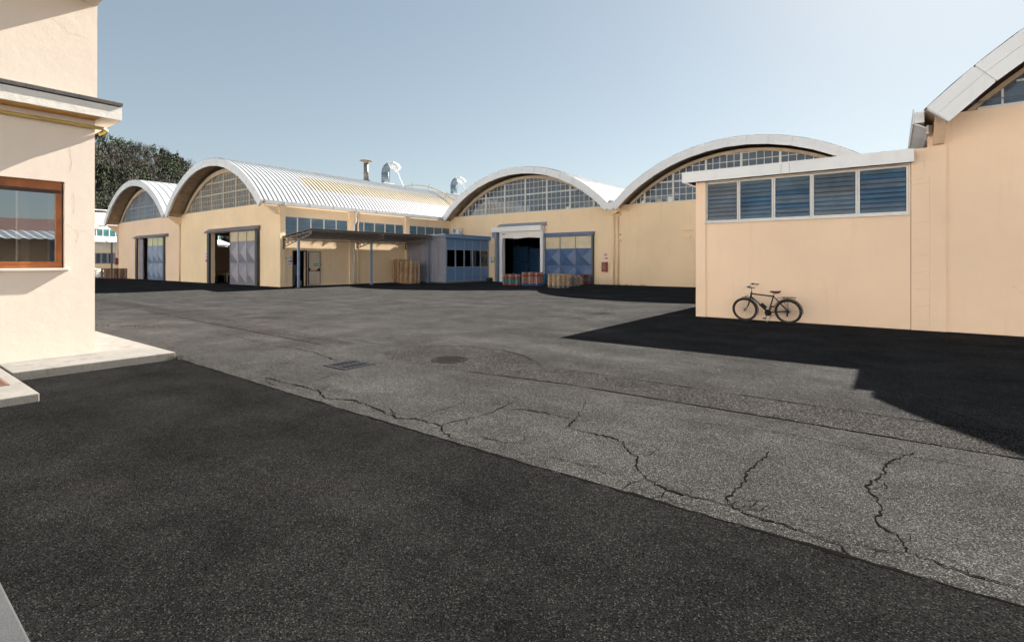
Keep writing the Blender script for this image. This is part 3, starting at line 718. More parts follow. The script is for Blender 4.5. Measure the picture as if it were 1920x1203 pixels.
def wall_sign(name, label, axis, c, u0, u1, z0, z1, mat, marks, cat='sign', grp=None):
    """thin plate with raised print; marks = (u0,u1,z0,z1,mat) in 0..1"""
    o = thing(name, label, cat, (c, (u0+u1)/2, z0) if axis == 'x' else ((u0+u1)/2, c, z0), grp); s = 1 if axis == 'x' else -1
    def bx(m, a, b, e, f, d0, d1):
        lo, hi = sorted((c+s*d0, c+s*d1))
        m.box(lo, hi, a, b, e, f) if axis == 'x' else m.box(a, b, lo, hi, e, f)
    m = MB(); bx(m, u0, u1, z0, z1, .001, .012); m.build('plate', mat, o)
    for k, (a, b, e, f, mm) in enumerate(marks):
        m = MB(); bx(m, u0+(u1-u0)*a, u0+(u1-u0)*b, z0+(z1-z0)*e, z0+(z1-z0)*f, .0125, .0145+.0006*k); m.build('print', mm, o)
    return o
def yq(a, b): return onX(a, 490, XBC)[0], onX(b, 490, XBC)[0]
def zq(px, a): return onX(px, a, XBC)[1]
wall_sign('notice_sign', 'white notice with green pictogram left of the emergency doorway', 'x', XBC, *yq(534.2, 542.6), zq(538, 488), zq(538, 482), 'sign_white', [(.12, .34, .3, .9, 'sign_green'), (.5, .95, .62, .7, 'plastic_grey'), (.5, .95, .42, .5, 'plastic_grey')])
wall_sign('prohibition_sign', 'white prohibition sign with red ring beside the emergency doorway', 'x', XBC, *yq(543, 548.4), zq(546, 488), zq(546, 479), 'sign_white', [(.25, .75, .45, .9, 'sign_red'), (.36, .64, .55, .8, 'sign_white'), (.2, .8, .15, .25, 'sign_black')])
wall_sign('warning_sign', 'red and white warning plate below the prohibition sign', 'x', XBC, *yq(539.3, 549), zq(544, 491.8), zq(544, 488.2), 'sign_white', [(.42, .97, .1, .9, 'sign_red'), (.1, .35, .15, .85, 'sign_blue')])
wall_sign('warning_sign', 'lowest white plate with red lettering beside the emergency doorway', 'x', XBC, *yq(540, 548.2), zq(544, 498.5), zq(544, 492.2), 'sign_white', [(.12, .45, .45, .7, 'sign_red'), (.5, .8, .45, .7, 'sign_red')])
ux, zx = onY(390.5, 480, YAB)[0], onY(390, 472.5, YAB)[1]
wall_sign('prohibition_sign', 'small red and white sign left of the grey pressed metal door', 'y', YAB, ux-.52, ux-.1, zx-.85, zx, 'sign_white', [(.2, .8, .5, .9, 'sign_red'), (.32, .68, .58, .82, 'sign_white'), (.1, .9, .05, .32, 'sign_red')])
# ---------------------------------------------------------------- hall C
hC, aC = hall('middle cream factory hall with round white arch, roller door and blue sliding door', XBC, XCD, YCD, 70)
xc = xr([934.3, 937.3, 941.7, 947, 1018.6, 1023.3, 1113], YCD); zC = onY(980, 446, YCD)[1]+.75; zCo = onY(1070, 441.5, YCD)[1]-.05
mb = MB(); wall(mb, 'y', YCD, YCD+.3, XBC+.003, XCD-.003, -.05, 5.93, [(xc[2], xc[4], -.05, zC-.25), (xc[5], xc[6]-.05, -.05, zCo-.2)]); mb.build('front_wall', 'wall_yellow', hC)
mb = MB(); mb.box(XBC+.003, XBC+.3, YCD+.3, 70, -.05, 5.93); mb.build('side_wall', 'wall_yellow', hC)
mb = MB(); mb.box(XBC+.003, XCD, 70, 70.3, -.05, 5.93); mb.prism([(XBC, 5.93)]+[aC.p(-1+2*k/n, .25) for k in range(n+1)]+[(XCD, 5.93)], 'y', 70, 70.25); mb.build('back_wall', 'wall_yellow', hC)
fascia(hC, aC, YCD-OVH); roof_deck(hC, aC, YCD-OVH+.17, 70); soffit(hC, aC, YCD-OVH+.17, YCD-.02)
roof_sheet(hC, aC, YCD-OVH+.02, 70.3, .33, .03)
rowsC = [5.95+.5*k for k in range(7)]
mullC = [XBC+.45]+xr([877.3, 910, 945.6, 984, 1024.4, 1068, 1112.3], YCD, 400)+[XCD-.4]
gable_window(hC, aC, YCD+.12, 5.99, mullC, rowsC, 5, .26, 'frame_white', ['pane_blue', 'pane_blue', 'pane_smoke'], 3, .15)
arch_rib(hC, aC, YCD-.02, YCD+.3, .26, .26, zmin=5.93)
# roller door set proud of the wall
yp = YCD-.5
mb = MB(); mb.box(xc[0], xc[1], yp, YCD-.003, 0, zC+.05); mb.build('door_post', 'annex_trim', hC)
for q_ in ((xc[2], xc[3], yp+.1, YCD-.01, 0, zC), (xc[4], xc[5], yp+.02, YCD-.01, 0, zC)): mb = MB(); mb.box(*q_); mb.build('door_guide', 'white_metal', hC)
mb = MB(); hz = onY(975, 434, YCD)[1]; mb.box(xc[0]-.35, xc[5]-.1, yp-.12, YCD-.003, hz-.02, hz+.42); mb.build('roller_housing', 'plastic_white', hC, bevel=.02)
mb = MB(); mb.prism([(yp-.05, hz+.425), (YCD-.003, hz+.425), (YCD-.003, hz+.72)], 'x', xc[0]+.2, xc[5]+.1); mb.build('rain_hood', 'annex_trim', hC)
ct = MB(); hb_ = onY(980, 446, yp)[1]
xs9 = [xc[3]-.15+(xc[4]-xc[3]+.3)*k/16 for k in range(17)]
vs = [(x, yp+.06-.05*sin(k*1.3)*.5, hz-.03) for k, x in enumerate(xs9)]+[(x, yp+.06+.03*sin(k*1.9), hb_+.03*sin(k*.7)) for k, x in enumerate(xs9)]
ct.add(vs, [(k, k+1, k+18, k+17) for k in range(16)]); cu = ct.build('roller_curtain', 'curtain_white', hC, smooth=True)
mb = MB(); lx = xc[3]+.1; mb.tube([(lx+.14+.14*cos(pi-pi*k/8), yp-.005, hb_+.32+.10*sin(pi*k/8)) for k in range(9)], .018, 6); mb.tube([(lx+.14+.07*cos(pi-pi*k/6), yp-.005, hb_+.32+.05*sin(pi*k/6)) for k in range(7)], .014, 6); mb.build('arch_logo', 'sign_blue', cu)
mb = MB(); mb.box(xc[0]-.28, xc[0]-.003, yp-.05, yp+.28, hz-.5, hz-.03); mb.build('motor_box', 'annex_trim', hC)
mb = MB(); mb.box(xc[5]+.02, xc[6]+.12, YCD-.28, YCD-.003, zCo+.03, zCo+.30); mb.build('door_rail', 'door_blue', hC)
pyramid_door(hC, 'sliding_door', xc[5]+.05, xc[6]-.08, YCD-.14, .03, zCo, 1.0, 'door_blue', 'frosted_pane', 6, .17)
mb = MB(); mb.box(xc[6]-.07, xc[6]+.06, YCD-.2, YCD-.003, 0, zCo+.02); mb.build('door_jamb', 'steel_dark', hC)
# hopper and pair of downpipes at C/D joint
px_ = XCD
mb = MB(); mb.prism([(px_-.75, 5.9), (px_+.25, 5.9), (px_+.25, 5.45), (px_+.05, 5.3), (px_-.1, 5.3)], 'y', YCD-.55, YCD-.004); mb.build('corbel', 'wall_yellow', hC)
for dx in (-.28, .06):
    m = MB(); m.tube([(px_+dx, YCD-.12, 5.32), (px_+dx, YCD-.12, .03)], .055, 8); pp = m.build('downpipe', 'wall_yellow', hC, smooth=True)
for z in (3.3, 3.75, 5.2):
    m = MB(); m.box(px_-.5, px_+.28, YCD-.16, YCD-.004, z, z+.07); m.build('pipe_clamp', 'wall_yellow', hC)
mb = MB(); zz = aC.zf
mb.prism([(XCD-.62, zz-.02), (XCD-.3, zz+.28), (XCD+.3, zz+.28), (XCD+.62, zz-.02), (XCD+.5, zz-.12), (XCD+.4, zz-.12), (XCD+.4, zz-.22), (XCD+.22, zz-.22), (XCD+.2, zz-.34), (XCD-.2, zz-.34), (XCD-.22, zz-.22), (XCD-.4, zz-.22), (XCD-.4, zz-.12), (XCD-.5, zz-.12)], 'y', YCD-OVH-.03, YCD-OVH-.003)
mb.build('valley_plate', 'white_metal', hC)
mb = MB(); mb.tube([(XCD, YCD-OVH-.12, zz+.30), (XCD, YCD-OVH+2, zz+.30)], .13, 10); mb.build('valley_spout', 'gutter_metal', hC, smooth=True)
# ---------------------------------------------------------------- hall D
hD, aD = hall('wide white arched hall rising behind the flat roofed shed with the bicycle', XCD, XD1, YCD, 70)
mb = MB(); mb.box(XCD, XD1, YCD, YCD+.3, -.05, 5.93); mb.build('front_wall', 'wall_yellow', hD)
mb = MB(); mb.box(XD1-.3, XD1, YCD+.3, 70, -.05, 5.93); mb.build('side_wall', 'wall_yellow', hD)
mb = MB(); mb.box(XCD, XD1, 70, 70.3, -.05, 5.93); mb.prism([(XCD, 5.93)]+[aD.p(-1+2*k/n, .25) for k in range(n+1)]+[(XD1, 5.93)], 'y', 70, 70.25); mb.build('back_wall', 'wall_yellow', hD)
fascia(hD, aD, YCD-OVH); roof_deck(hD, aD, YCD-OVH+.17, 70); soffit(hD, aD, YCD-OVH+.17, YCD-.02)
roof_sheet(hD, aD, YCD-OVH+.02, 70.3, .33, .03)
rowsD = [5.95+.47*k for k in range(8)]
mullD = [XCD+.5]+xr([1208, 1261.5, 1323, 1389.3, 1462.5, 1541.5], YCD, 380)+[XD1-2.2, XD1-.4]
gable_window(hD, aD, YCD+.12, 5.99, mullD, rowsD, 5, .20, 'frame_white', ['pane_blue', 'pane_blue', 'pane_smoke'], 5, .14)
arch_rib(hD, aD, YCD-.02, YCD+.3, .20, .20, zmin=5.93)
for zpx in (431, 444.5):
    xs8, zs8 = onY(1287, zpx, YCD)
    mb = MB(); mb.box(xs8-.28, xs8+.28, YCD-.10, YCD-.003, zs8-.05, zs8+.03); mb.build('wall_bracket', 'wall_yellow', hD)
# ---------------------------------------------------------------- hall E (near right)
XE0 = 1.07; XE1 = XE0+17.0; ZE = 5.37
hE, aE = hall('nearest tall peach hall at the right edge with white panelled arch', XE0-.45, XE1, YSH, 34, 5.30)
mb = MB(); mb.box(XE0, XE1, YSH+.04, YSH+.34, -.05, ZE); mb.build('front_wall', 'wall_peach', hE)
mb = MB(); mb.box(XE0-.69, XE0-.004, YSH-.02, YSH+.5, -.05, 4.58); mb.box(XE0-.36, XE0-.004, YSH-.02, YSH+.5, 4.58, 5.12); mb.build('pilaster', 'wall_peach', hE)
mb = MB(); mb.box(XE0-.30, XE0-.004, YSH+.5, 34, -.05, 5.2); mb.box(XE0-.3, XE1, 34, 34.3, -.05, 5.3); mb.prism([(XE0-.3, 5.3)]+[aE.p(-1+2*k/n, .25) for k in range(n+1)]+[(XE1, 5.3)], 'y', 34, 34.25); mb.build('side_wall', 'wall_peach', hE)
fascia(hE, aE, YSH-1.2, 17); roof_deck(hE, aE, YSH-1.2+.17, 34); soffit(hE, aE, YSH-1.2+.17, YSH+.02)
roof_sheet(hE, aE, YSH-1.18, 34.3, .33, .03)
rowsE = [ZE+.08+.5*k for k in range(8)]
mullE = [1.64+2.2*k for k in range(8)]
gable_window(hE, aE, YSH+.16, ZE+.07, mullE, rowsE, 5, .06, 'frame_white', ['pane_blue', 'pane_smoke'], 6, .12)
arch_rib(hE, aE, YSH+.0, YSH+.33, .06, .10, 'wood_soffit', zmin=ZE)
mb = MB(); mb.prism([(YSH-1.0, 5.20), (YSH-.022, 5.20), (YSH-.022, 4.62), (YSH-.16, 4.62)], 'x', XE0-.27, XE0-.06); mb.build('corbel', 'wall_peach', hE)
eg = MB(); eg.box(XE0-.64, XE0-.46, YSH-.78, 33, 5.06, 5.32); eg.box(XE0-.40, XE0-.36, YSH-.4, 33, 4.86, 5.06); ego = eg.build('eaves_gutter', 'white_metal', hE)
for k in range(13):
    y = YSH-.8+k*1.3
    m = MB(); m.box(XE0-.675, XE0-.645, y+.008, y+1.292, 5.04, 5.40); m.build('panel', 'white_metal', ego)
    m = MB(); m.prism([(XE0-.64, 5.03), (XE0-.40, 4.90), (XE0-.40, 4.92), (XE0-.64, 5.055)], 'y', y+.008, y+1.292); m.build('panel', 'white_metal', ego)
mb = MB(); mb.tube([(XE0+.4, YSH-.06, 5.52), (XE0+3.0, YSH-.06, 5.66), (XE0+8, YSH-.06, 5.75)], .012, 6); tag(mb.build('cable', 'wire_grey'), 'thin grey cable strung across the nearest arched window', 'cable')

def wall_mark(axis, c, pts, wd, parent, mat='crack_wall'):
    m = MB(); n_ = len(pts)
    for (u0, z0), (u1, z1) in zip(pts, pts[1:]):
        l = math.hypot(u1-u0, z1-z0) or 1; w9 = wd*rnd.uniform(.5, 1.2)/2; du, dz = -(z1-z0)/l*w9, (u1-u0)/l*w9
        q = [(u0+du, z0+dz), (u1+du, z1+dz), (u1-du, z1-dz), (u0-du, z0-dz)]
        m.add([(u, c, z) if axis == 'y' else (c, u, z) for u, z in q], [(0, 1, 2, 3)])
    return m.build('crack', mat, parent)
for k, py in enumerate((418, 449, 480, 512, 543, 575)):
    wall_mark('y', YSH-.0215, jitter_line([onY(1709, py, YSH), onY(1741, py-3+.04*k, YSH)], .004, .05, rnd), .005, hE)
wall_mark('y', YSH-.0215, jitter_line([onY(1743, 330, YSH), onY(1743.5, 612, YSH)], .006, .08, rnd), .006, hE)
for pp in ([(1706, 351), (1716, 346), (1733, 344), (1743, 341)], [(1731, 298), (1734, 312), (1732, 323)], [(1707, 340), (1722, 335), (1730, 335)]):
    wall_mark('y', YSH-.0218, jitter_line([onY(*p, YSH) for p in pp], .008, .04, rnd), .006, hE)
for pp in ([(1786, 222), (1783, 236), (1786, 245), (1780, 250)], [(1850, 205), (1842, 215), (1830, 214)], [(1900, 535), (1912, 545), (1920, 552)]):
    wall_mark('y', YSH+.0385, jitter_line([onY(*p, YSH) for p in pp], .008, .04, rnd), .005, hE)
# ================================================================== FLAT ROOFED SHED
XS0 = onY(1305.5, 590, YSH)[0]; XS1 = XE0-.70
sh = thing('flat_roof_shed', 'low peach shed with white fascia and louvre windows behind the bicycle', 'shed', ((XS0+XS1)/2, YSH, 0))
xw = xr([1323.5, 1384.6, 1450, 1522, 1608, 1704], YSH, 380); zs0, zs1 = 2.97, 4.20
mb = MB(); wall(mb, 'y', YSH, YSH+.3, XS0+.3, XS1, -.05, 4.24, [(xw[0], xw[-1], zs0, zs1)]); mb.build('front_wall', 'wall_peach', sh)
mb = MB(); mb.box(XS0, XS0+.3, YSH-.045, YSH+.3, -.05, 4.24); mb.build('pilaster', 'wall_peach', sh)
mb = MB(); mb.box(XS0+.02, XS0+.28, YSH+.3, 25.7, -.05, 4.24); mb.box(XS0+.02, XS1, 25.7, 26, -.05, 4.24); mb.build('side_wall', 'wall_peach', sh)
mb = MB(); mb.box(XS0-.28, XS1+.05, YSH-.26, 26.2, 4.25, 4.50); mb.build('roof_slab', 'concrete_grey', sh)
fo = MB(); fo.box(XS0-.32, XS1+.06, YSH-.30, YSH-.262, 4.22, 4.55); fo.box(XS0-.36, XS0-.322, YSH-.30, 26.2, 4.22, 4.55); fo = fo.build('roof_fascia', 'white_metal', sh)
for px0 in (1464.5, 1480):
    for k in range(5):
        x, _ = onY(px0, 320, YSH-.3); m = MB(); m.lathe([(0, -.006), (.011, -.005), (.012, 0)], (x, YSH-.30, 4.26+.055*k), 8, 'y'); m.build('rivet', 'steel_dark', fo)
mb = MB(); mb.box(xw[0], xw[-1], YSH-.02, YSH+.02, zs1, zs1+.03); mb.build('window_head', 'wall_yellow', sh)
mb = MB(); mb.box(xw[0]-.02, xw[-1]+.02, YSH-.07, YSH+.02, zs0-.055, zs0-.001); mb.build('window_sill', 'aluminium', sh)
SETS = [['louvre_grey', 'louvre_grey', 'louvre_mid'], ['louvre_mid', 'louvre_blue', 'louvre_blue', 'louvre_deep'], ['louvre_blue', 'louvre_mid', 'louvre_deep', 'louvre_mid'], ['louvre_grey', 'louvre_mid', 'louvre_mid'], ['louvre_blue', 'louvre_mid', 'louvre_blue', 'louvre_deep']]
for k in range(5):
    louvre_window(sh, 'y', YSH+.04, xw[k]+.004, xw[k+1]-.004, zs0+.003, zs1-.003, 9, SETS[k], 50+k, 'aluminium', .045, .06)

# ================================================================== LEAN-TO CANOPY
XC1 = -30.25; YC0, YC1 = 18.45, 29.45
cn = thing('lean_to_canopy', 'dark lean-to canopy on blue posts with steel trusses against the long hall', 'canopy', (-32, 24, 0))
def czz(x): return 3.36+(x-XBC)/(XC1-XBC)*.40
mb = MB(); ys = []; y = YC0-.12; k = 0
while y < YC1+.05: ys.append((y, .028 if k % 2 else -.028)); y += .085; k += 1
for up in (0, .012):
    vs = [(x, yy, czz(x)+.10+e+up) for x in (XBC+.12, XC1+.12) for yy, e in ys]
    m_ = len(ys); mb.add(vs, [(j, j+1, m_+j+1, m_+j) for j in range(m_-1)])
mb.build('roof_sheet', 'canopy_sheet', cn)
for y, xp in ((18.52, -31.75), (24.4, -31.7), (29.35, -30.75)):
    m = MB()
    a, b = (XBC+.17, y, czz(XBC)-.02), (XC1, y, czz(XC1)-.02); c, d = (XBC+.17, y, czz(XBC)-.58), (XC1, y, czz(XC1)-.22)
    m.bar(a, b, .05, .05); m.bar(c, d, .05, .05); m.bar(b, d, .05, .05); m.bar(a, c, .07, .07)
    pa, pb = Vector(a), Vector(b); pc, pd = Vector(c), Vector(d)
    for k in range(7):
        t0, t1 = k/7, (k+1)/7
        m.bar(pa.lerp(pb, t0), pc.lerp(pd, t1), .025, .025); m.bar(pa.lerp(pb, t1), pc.lerp(pd, t1), .025, .025)
    m.build('truss', 'truss_steel', cn)
    t = (xp-XBC)/(XC1-XBC); zt_ = czz(xp)-.60+.36*t
    p = MB(); p.box(xp-.065, xp+.065, y-.065, y+.065, 0, zt_+.02); po_ = p.build('post', 'post_blue', cn)
    p = MB(); p.box(xp-.13, xp+.13, y-.13, y+.13, 0, .02); p.build('base_plate', 'post_blue', po_)
for k in range(5):
    x = XBC+.35+k*(XC1-XBC-.45)/4; m = MB(); m.bar((x, YC0-.05, czz(x)+.03), (x, YC1-.02, czz(x)+.03), .05, .07); po_ = m.build('purlin', 'truss_steel', cn)
    if k in (1, 3):
        m = MB(); zl = czz(x)-.28
        m.bar((x, YC0+.1, zl), (x, YC1-.1, zl), .03, .03)
        for q in range(14):
            y = YC0+.2+q*.78; m.bar((x, y, zl), (x, y+.39, czz(x)), .018, .018); m.bar((x, y+.39, czz(x)), (x, y+.78, zl), .018, .018)
        m.build('lattice', 'truss_steel', cn)
mb = MB()
mb.box(XBC+.006, XBC+.1, YC0-.02, YC0+.08, 2.6, 3.5); mb.build('wall_bracket', 'steel_dark', cn)
# ================================================================== BLUE OFFICE ANNEX
XN1, YN0, YN1 = -28.95, 29.62, YCD-.01
an = thing('office_annex', 'small blue and grey metal office annex between canopy and roller door', 'annex', ((XBC+XN1)/2, 32, 0))
mb = MB(); mb.box(XBC+.02, XN1+.12, YN0-.06, YN1, -.02, .10); mb.build('plinth', 'concrete', an)
rf = MB(); rf.prism([(XBC+.13, 3.62), (XN1+.05, 3.80), (XN1+.05, 3.95), (XBC+.13, 3.78)], 'y', YN0-.22, YN1); rf.build('roof', 'annex_trim', an)
mb = MB(); mb.box(XN1+.06, XN1+.26, YN0-.24, YN1, 3.66, 3.99); mb.build('roof_fascia', 'annex_blue', an, bevel=.02)
mb = MB(); mb.prism([(XBC+.13, 3.79), (XN1+.05, 3.96), (XN1+.05, 4.0), (XBC+.13, 3.84)], 'y', YN0-.26, YN0-.222); mb.build('roof_edge', 'white_metal', an)
zA0, zA1 = 1.32, 2.72; nb = 5; bw = (YN1-YN0-.14)/nb
st = MB()
for k in range(nb+1):
    y = YN0+.07+bw*k; st.box(XN1-.05, XN1+.03, y-.045, y+.045, .10, 3.70)
for z in (.10, zA0-.05, zA1, 3.62):
    for k in range(nb):
        y = YN0+.07+bw*k; st.box(XN1-.045, XN1+.02, y+.045, y+bw-.045, z, z+.06)
st.box(XN1-.1, XN1+.04, YN0-.03, YN0+.02, .10, 3.72)
st.build('frame', 'annex_trim', an)
for k in range(nb):
    y0, y1 = YN0+.115+bw*k, YN0+.025+bw*(k+1)
    for z0, z1 in ((.16, zA0-.05), (zA1+.06, 3.62)):
        m = MB(); m.box(XN1-.03, XN1, y0, y1, z0, z1); m.build('panel', 'annex_blue', an)
    m = MB(); m.box(XN1-.02, XN1-.008, y0, y1, zA0+.01, zA1); m.build('window_pane', 'annex_glass', an)
nl = 6; lw = (XN1-.1-XBC-.1)/nl
st = MB()
for k in range(nl+1):
    x = XBC+.1+lw*k; st.box(x-.04, x+.04, YN0-.03, YN0+.05, .10, 3.62+.15*k/nl)
for z in (.10, 1.32, 2.9): 
    for k in range(nl): st.box(XBC+.14+lw*k, XBC+.06+lw*(k+1), YN0-.02, YN0+.05, z, z+.06)
st.build('frame', 'annex_trim', an)
for k in range(nl):
    for z0, z1 in ((.16, 1.32), (1.38, 2.9), (2.96, 3.63+.15*k/nl)):
        m = MB(); m.box(XBC+.14+lw*k, XBC+.06+lw*(k+1), YN0+.01, YN0+.04, z0, z1); m.build('panel', 'annex_grey', an)
mb = MB(); mb.box(XBC+.15, XN1-.15, YN1-.15, YN1-.1, .1, 3.6); mb.box(XBC+.15, XBC+.2, YN0+.1, YN1-.16, .1, 3.6); mb.build('inner_wall', 'wall_cream', an)
mb = MB(); mb.box(XN1-1.4, XN1-.5, YN0+1.0, YN0+3.0, .1, .85); tag(mb.build('office_desk', 'machine_dark'), 'dark desk seen through the windows of the blue annex', 'desk')
mb = MB(); mb.box(XN1+.16, XN1+.5, YN1-.55, YN1-.05, 0, .32); tag(mb.build('concrete_block', 'concrete_grey', bevel=.02), 'grey concrete block at the foot of the blue annex', 'block')
# air conditioner on annex roof
ax0, az0 = onY(850, 436, YN1-.6); ac = thing('air_conditioner', 'white air conditioner unit standing on the blue annex roof', 'air conditioner', (ax0+.4, YN1-.5, 3.9))
ay0, ay1 = YN1-.75, YN1-.15
acx0, acx1 = ax0, ax0+.72; zb0 = 4.30
mb = MB(); mb.box(acx0, acx1, ay0, ay1, zb0, zb0+.58); cas = mb.build('casing', 'plastic_white', ac, bevel=.02)
mb = MB(); mb.lathe([(.02, -.006), (.20, -.006), (.215, 0)], (acx0+.26, ay0-.003, zb0+.29), 24, 'y'); fg = mb.build('fan_grille', 'plastic_grey', ac)
mb = MB()
for k in range(8): mb.box(acx0+.06, acx0+.46, ay0-.014, ay0-.010, zb0+.10+.052*k, zb0+.108+.052*k)
mb.build('guard_wires', 'clear_coat_grey', fg)
mb = MB(); mb.box(acx0+.50, acx0+.57, ay0-.006, ay0-.001, zb0+.46, zb0+.53); mb.build('badge', 'sign_red', ac)
mb = MB(); mb.box(acx0+.03, acx0+.1, ay0, YCD-.002, zb0-.05, zb0-.001); mb.box(acx1-.1, acx1-.03, ay0, YCD-.002, zb0-.05, zb0-.001); mb.build('bracket', 'plastic_grey', ac)
mb = MB(); mb.tube([(acx1-.01, ay0+.2, zb0+.2), (acx1+.12, ay0+.22, zb0+.16), (acx1+.13, ay0+.4, zb0-.03), (acx1+.13, ay1+.1, zb0-.05)], .03, 8); mb.build('hose', 'plastic_grey', ac, smooth=True)
# wall lamp and two signs left of roller door
xsg = xr([919.8, 925.4, 925.9, 932.4], YCD); zg0, zg1 = onY(926, 493, YCD)[1], onY(926, 481, YCD)[1]
wall_sign('information_sign', 'white and blue sign with round arrow left of the roller door', 'y', YCD, xsg[0], xsg[1], zg0, zg1, 'sign_white', [(.15, .85, .42, .93, 'sign_blue'), (.32, .95, .52, .82, 'sign_white'), (.1, .9, .06, .32, 'sign_blue')])
wall_sign('warning_sign', 'yellow warning sign between the blue annex and the roller door', 'y', YCD, xsg[2], xsg[3], zg0, zg1, 'sign_yellow', [(.25, .75, .62, .9, 'sign_black'), (.36, .64, .66, .8, 'sign_yellow'), (.1, .9, .42, .5, 'sign_black'), (.1, .9, .12, .2, 'sign_black')])
lx_, lz_ = onY(930, 476.5, YCD-.35); wl = thing('wall_lamp', 'small black wall lamp arm beside the roller door post', 'lamp', (lx_, YCD-.2, lz_))
mb = MB(); mb.tube([(xc[0]+.05, yp+.2, lz_-.03), (lx_+.1, yp+.15, lz_)], .018, 6); mb.build('arm', 'steel_dark', wl)
mb = MB(); mb.lathe([(0, .08), (.07, .06), (.15, 0), (.12, -.02), (0, -.02)], (lx_, yp+.15, lz_), 14); mb.build('shade', 'sign_black', wl, smooth=True)
# fire hydrant boxes
def hydrant(label, x, y, z0, w_, hgt):
    h = thing('hydrant_cabinet', label, 'fire cabinet', (x, y-.1, z0), 'fire hydrant cabinets')
    m = MB(); m.box(x-w_/2, x+w_/2, y-.22, y-.002, z0, z0+hgt); m.build('cabinet', 'hydrant_red', h, bevel=.015)
    m = MB(); m.box(x-w_/2+.04, x+w_/2-.04, y-.232, y-.2205, z0+.05, z0+hgt-.05); d = m.build('door', 'hydrant_red', h)
    m = MB(); m.tube([(x+.05, y-.238, z0+hgt*.3), (x-.07, y-.238, z0+hgt*.42), (x+.02, y-.238, z0+hgt*.5), (x-.05, y-.238, z0+hgt*.62)], .025, 6); m.build('emblem', 'yellow_pale', d)
hx, hz_ = onY(1134.7, 509.5, YCD); hydrant('red hydrant cabinet right of the blue sliding door', hx, YCD, hz_, .42, .74)
hx2, hz2 = onY(221, 496, YAB); hydrant('dark red hydrant cabinet at the far left hall corner above pallets', hx2, YAB, hz2, .40, .72)
wall_sign('fire_sign', 'upper red fire sign above the hydrant cabinet right of the blue door', 'y', YCD, hx-.13, hx+.18, onY(1136, 481, YCD)[1], onY(1136, 474.5, YCD)[1], 'sign_white', [(.12, .88, .12, .88, 'sign_red'), (.3, .55, .3, .6, 'sign_white')])
wall_sign('fire_sign', 'lower red and white fire sign above the hydrant cabinet right of the blue door', 'y', YCD, hx-.15, hx+.22, onY(1136, 486, YCD)[1], onY(1136, 482.3, YCD)[1], 'sign_white', [(.38, .97, .1, .9, 'sign_red'), (.08, .3, .3, .7, 'sign_blue')])
wall_sign('fire_sign', 'small red and white sign above the far left hydrant cabinet', 'y', YAB, hx2+.02, hx2+.28, hz2+.98, hz2+1.5, 'sign_white', [(.3, .7, .55, .9, 'sign_red'), (.3, .7, .1, .4, 'sign_red')])

# ================================================================== ROOF EQUIPMENT ON B
XR = aB.cx; ZR = aB.zf+RISE+.06
def ridge_y(px): return onX(px, 340, XR)[0]
yf_ = ridge_y(686.5)
fl = thing('flue_pipe', 'straight metal flue with flat rain cap on the hall ridge', 'chimney', (XR, yf_, ZR))
mb = MB(); mb.tube([(XR, yf_, ZR-.15), (XR, yf_, ZR+1.95)], .24, 16); mb.build('pipe', 'flue_metal', fl, smooth=True)
mb = MB()
for z in (.28, .95): mb.lathe([(.24, z-.03), (.28, z-.03), (.28, z+.03), (.24, z+.03)], (XR, yf_, ZR), 16)
mb.lathe([(.26, .02), (.42, .02), (.42, .06), (.26, .06)], (XR, yf_, ZR+.15), 16); mb.build('collar', 'flue_metal', fl)
mb = MB(); mb.lathe([(0, .30), (.3, .24), (.63, .12), (.63, .09), (.3, .14), (0, .16)], (XR, yf_, ZR+2.05), 18); mb.build('rain_cap', 'cap_rust', fl)
mb = MB()
for k in range(3):
    a = 2*pi*k/3; mb.tube([(XR+.22*cos(a), yf_+.22*sin(a), ZR+1.9), (XR+.3*cos(a), yf_+.3*sin(a), ZR+2.2)], .018, 5)
mb.build('stay', 'flue_metal', fl)
def duct(label, px, seed, s=1.0):
    y = ridge_y(px); r = .37*s
    d = thing('exhaust_duct', label, 'duct', (XR, y, ZR), 'gooseneck exhaust ducts')
    m = MB(); m.box(XR-.6*s, XR+.6*s, y-.6*s, y+.6*s, ZR-.35, ZR+.14); m.box(XR-.68*s, XR+.68*s, y-.68*s, y+.68*s, ZR+.14, ZR+.19); m.build('base_box', 'white_metal', d)
    m = MB(); m.tube([(XR, y, ZR+.19), (XR, y, ZR+1.35*s)], r, 20); m.build('riser', 'galvanised', d, smooth=True)
    # segmented gooseneck turning towards +X
    dirx, diry = CS, SN
    P = [(0, 1.35), (.10, 1.75), (.42, 2.05), (.80, 2.10), (1.12, 1.92), (1.36, 1.62)]
    seg = MB()
    for k in range(len(P)-1):
        (a0, z0), (a1, z1) = P[k], P[k+1]
        pts = [Vector((XR+dirx*a0*s, y+diry*a0*s, ZR+z0*s)), Vector((XR+dirx*a1*s, y+diry*a1*s, ZR+z1*s))]
        dd = (pts[1]-pts[0]).normalized()*.03
        sg_ = MB(); sg_.tube([pts[0]-dd*2, pts[1]+dd], [r*1.0, r*(1.02)], 20, cap=(k == len(P)-2)); sg_.build('elbow_segment', 'galvanised' if k < 2 else 'white_metal', d, smooth=False)
    m = MB()
    m.tube([(XR+dirx*1.3*s, y+diry*1.3*s, ZR+1.35*s), (XR+dirx*1.9*s, y+diry*1.9*s, aB.z_at(XR+dirx*1.9*s)+.05)], .02, 5)
    m.tube([(XR+dirx*.5*s, y+diry*.5*s, ZR+1.8*s), (XR+dirx*.42*s, y+diry*.42*s, ZR+.1)], .04, 6); m.build('stay_rod', 'flue_metal', d)
duct('larger galvanised gooseneck duct on the roof right of the flue pipe', 722, 1)
duct('smaller looking gooseneck duct rising behind the middle white arch', 850, 2, .92)
ya = 37.3
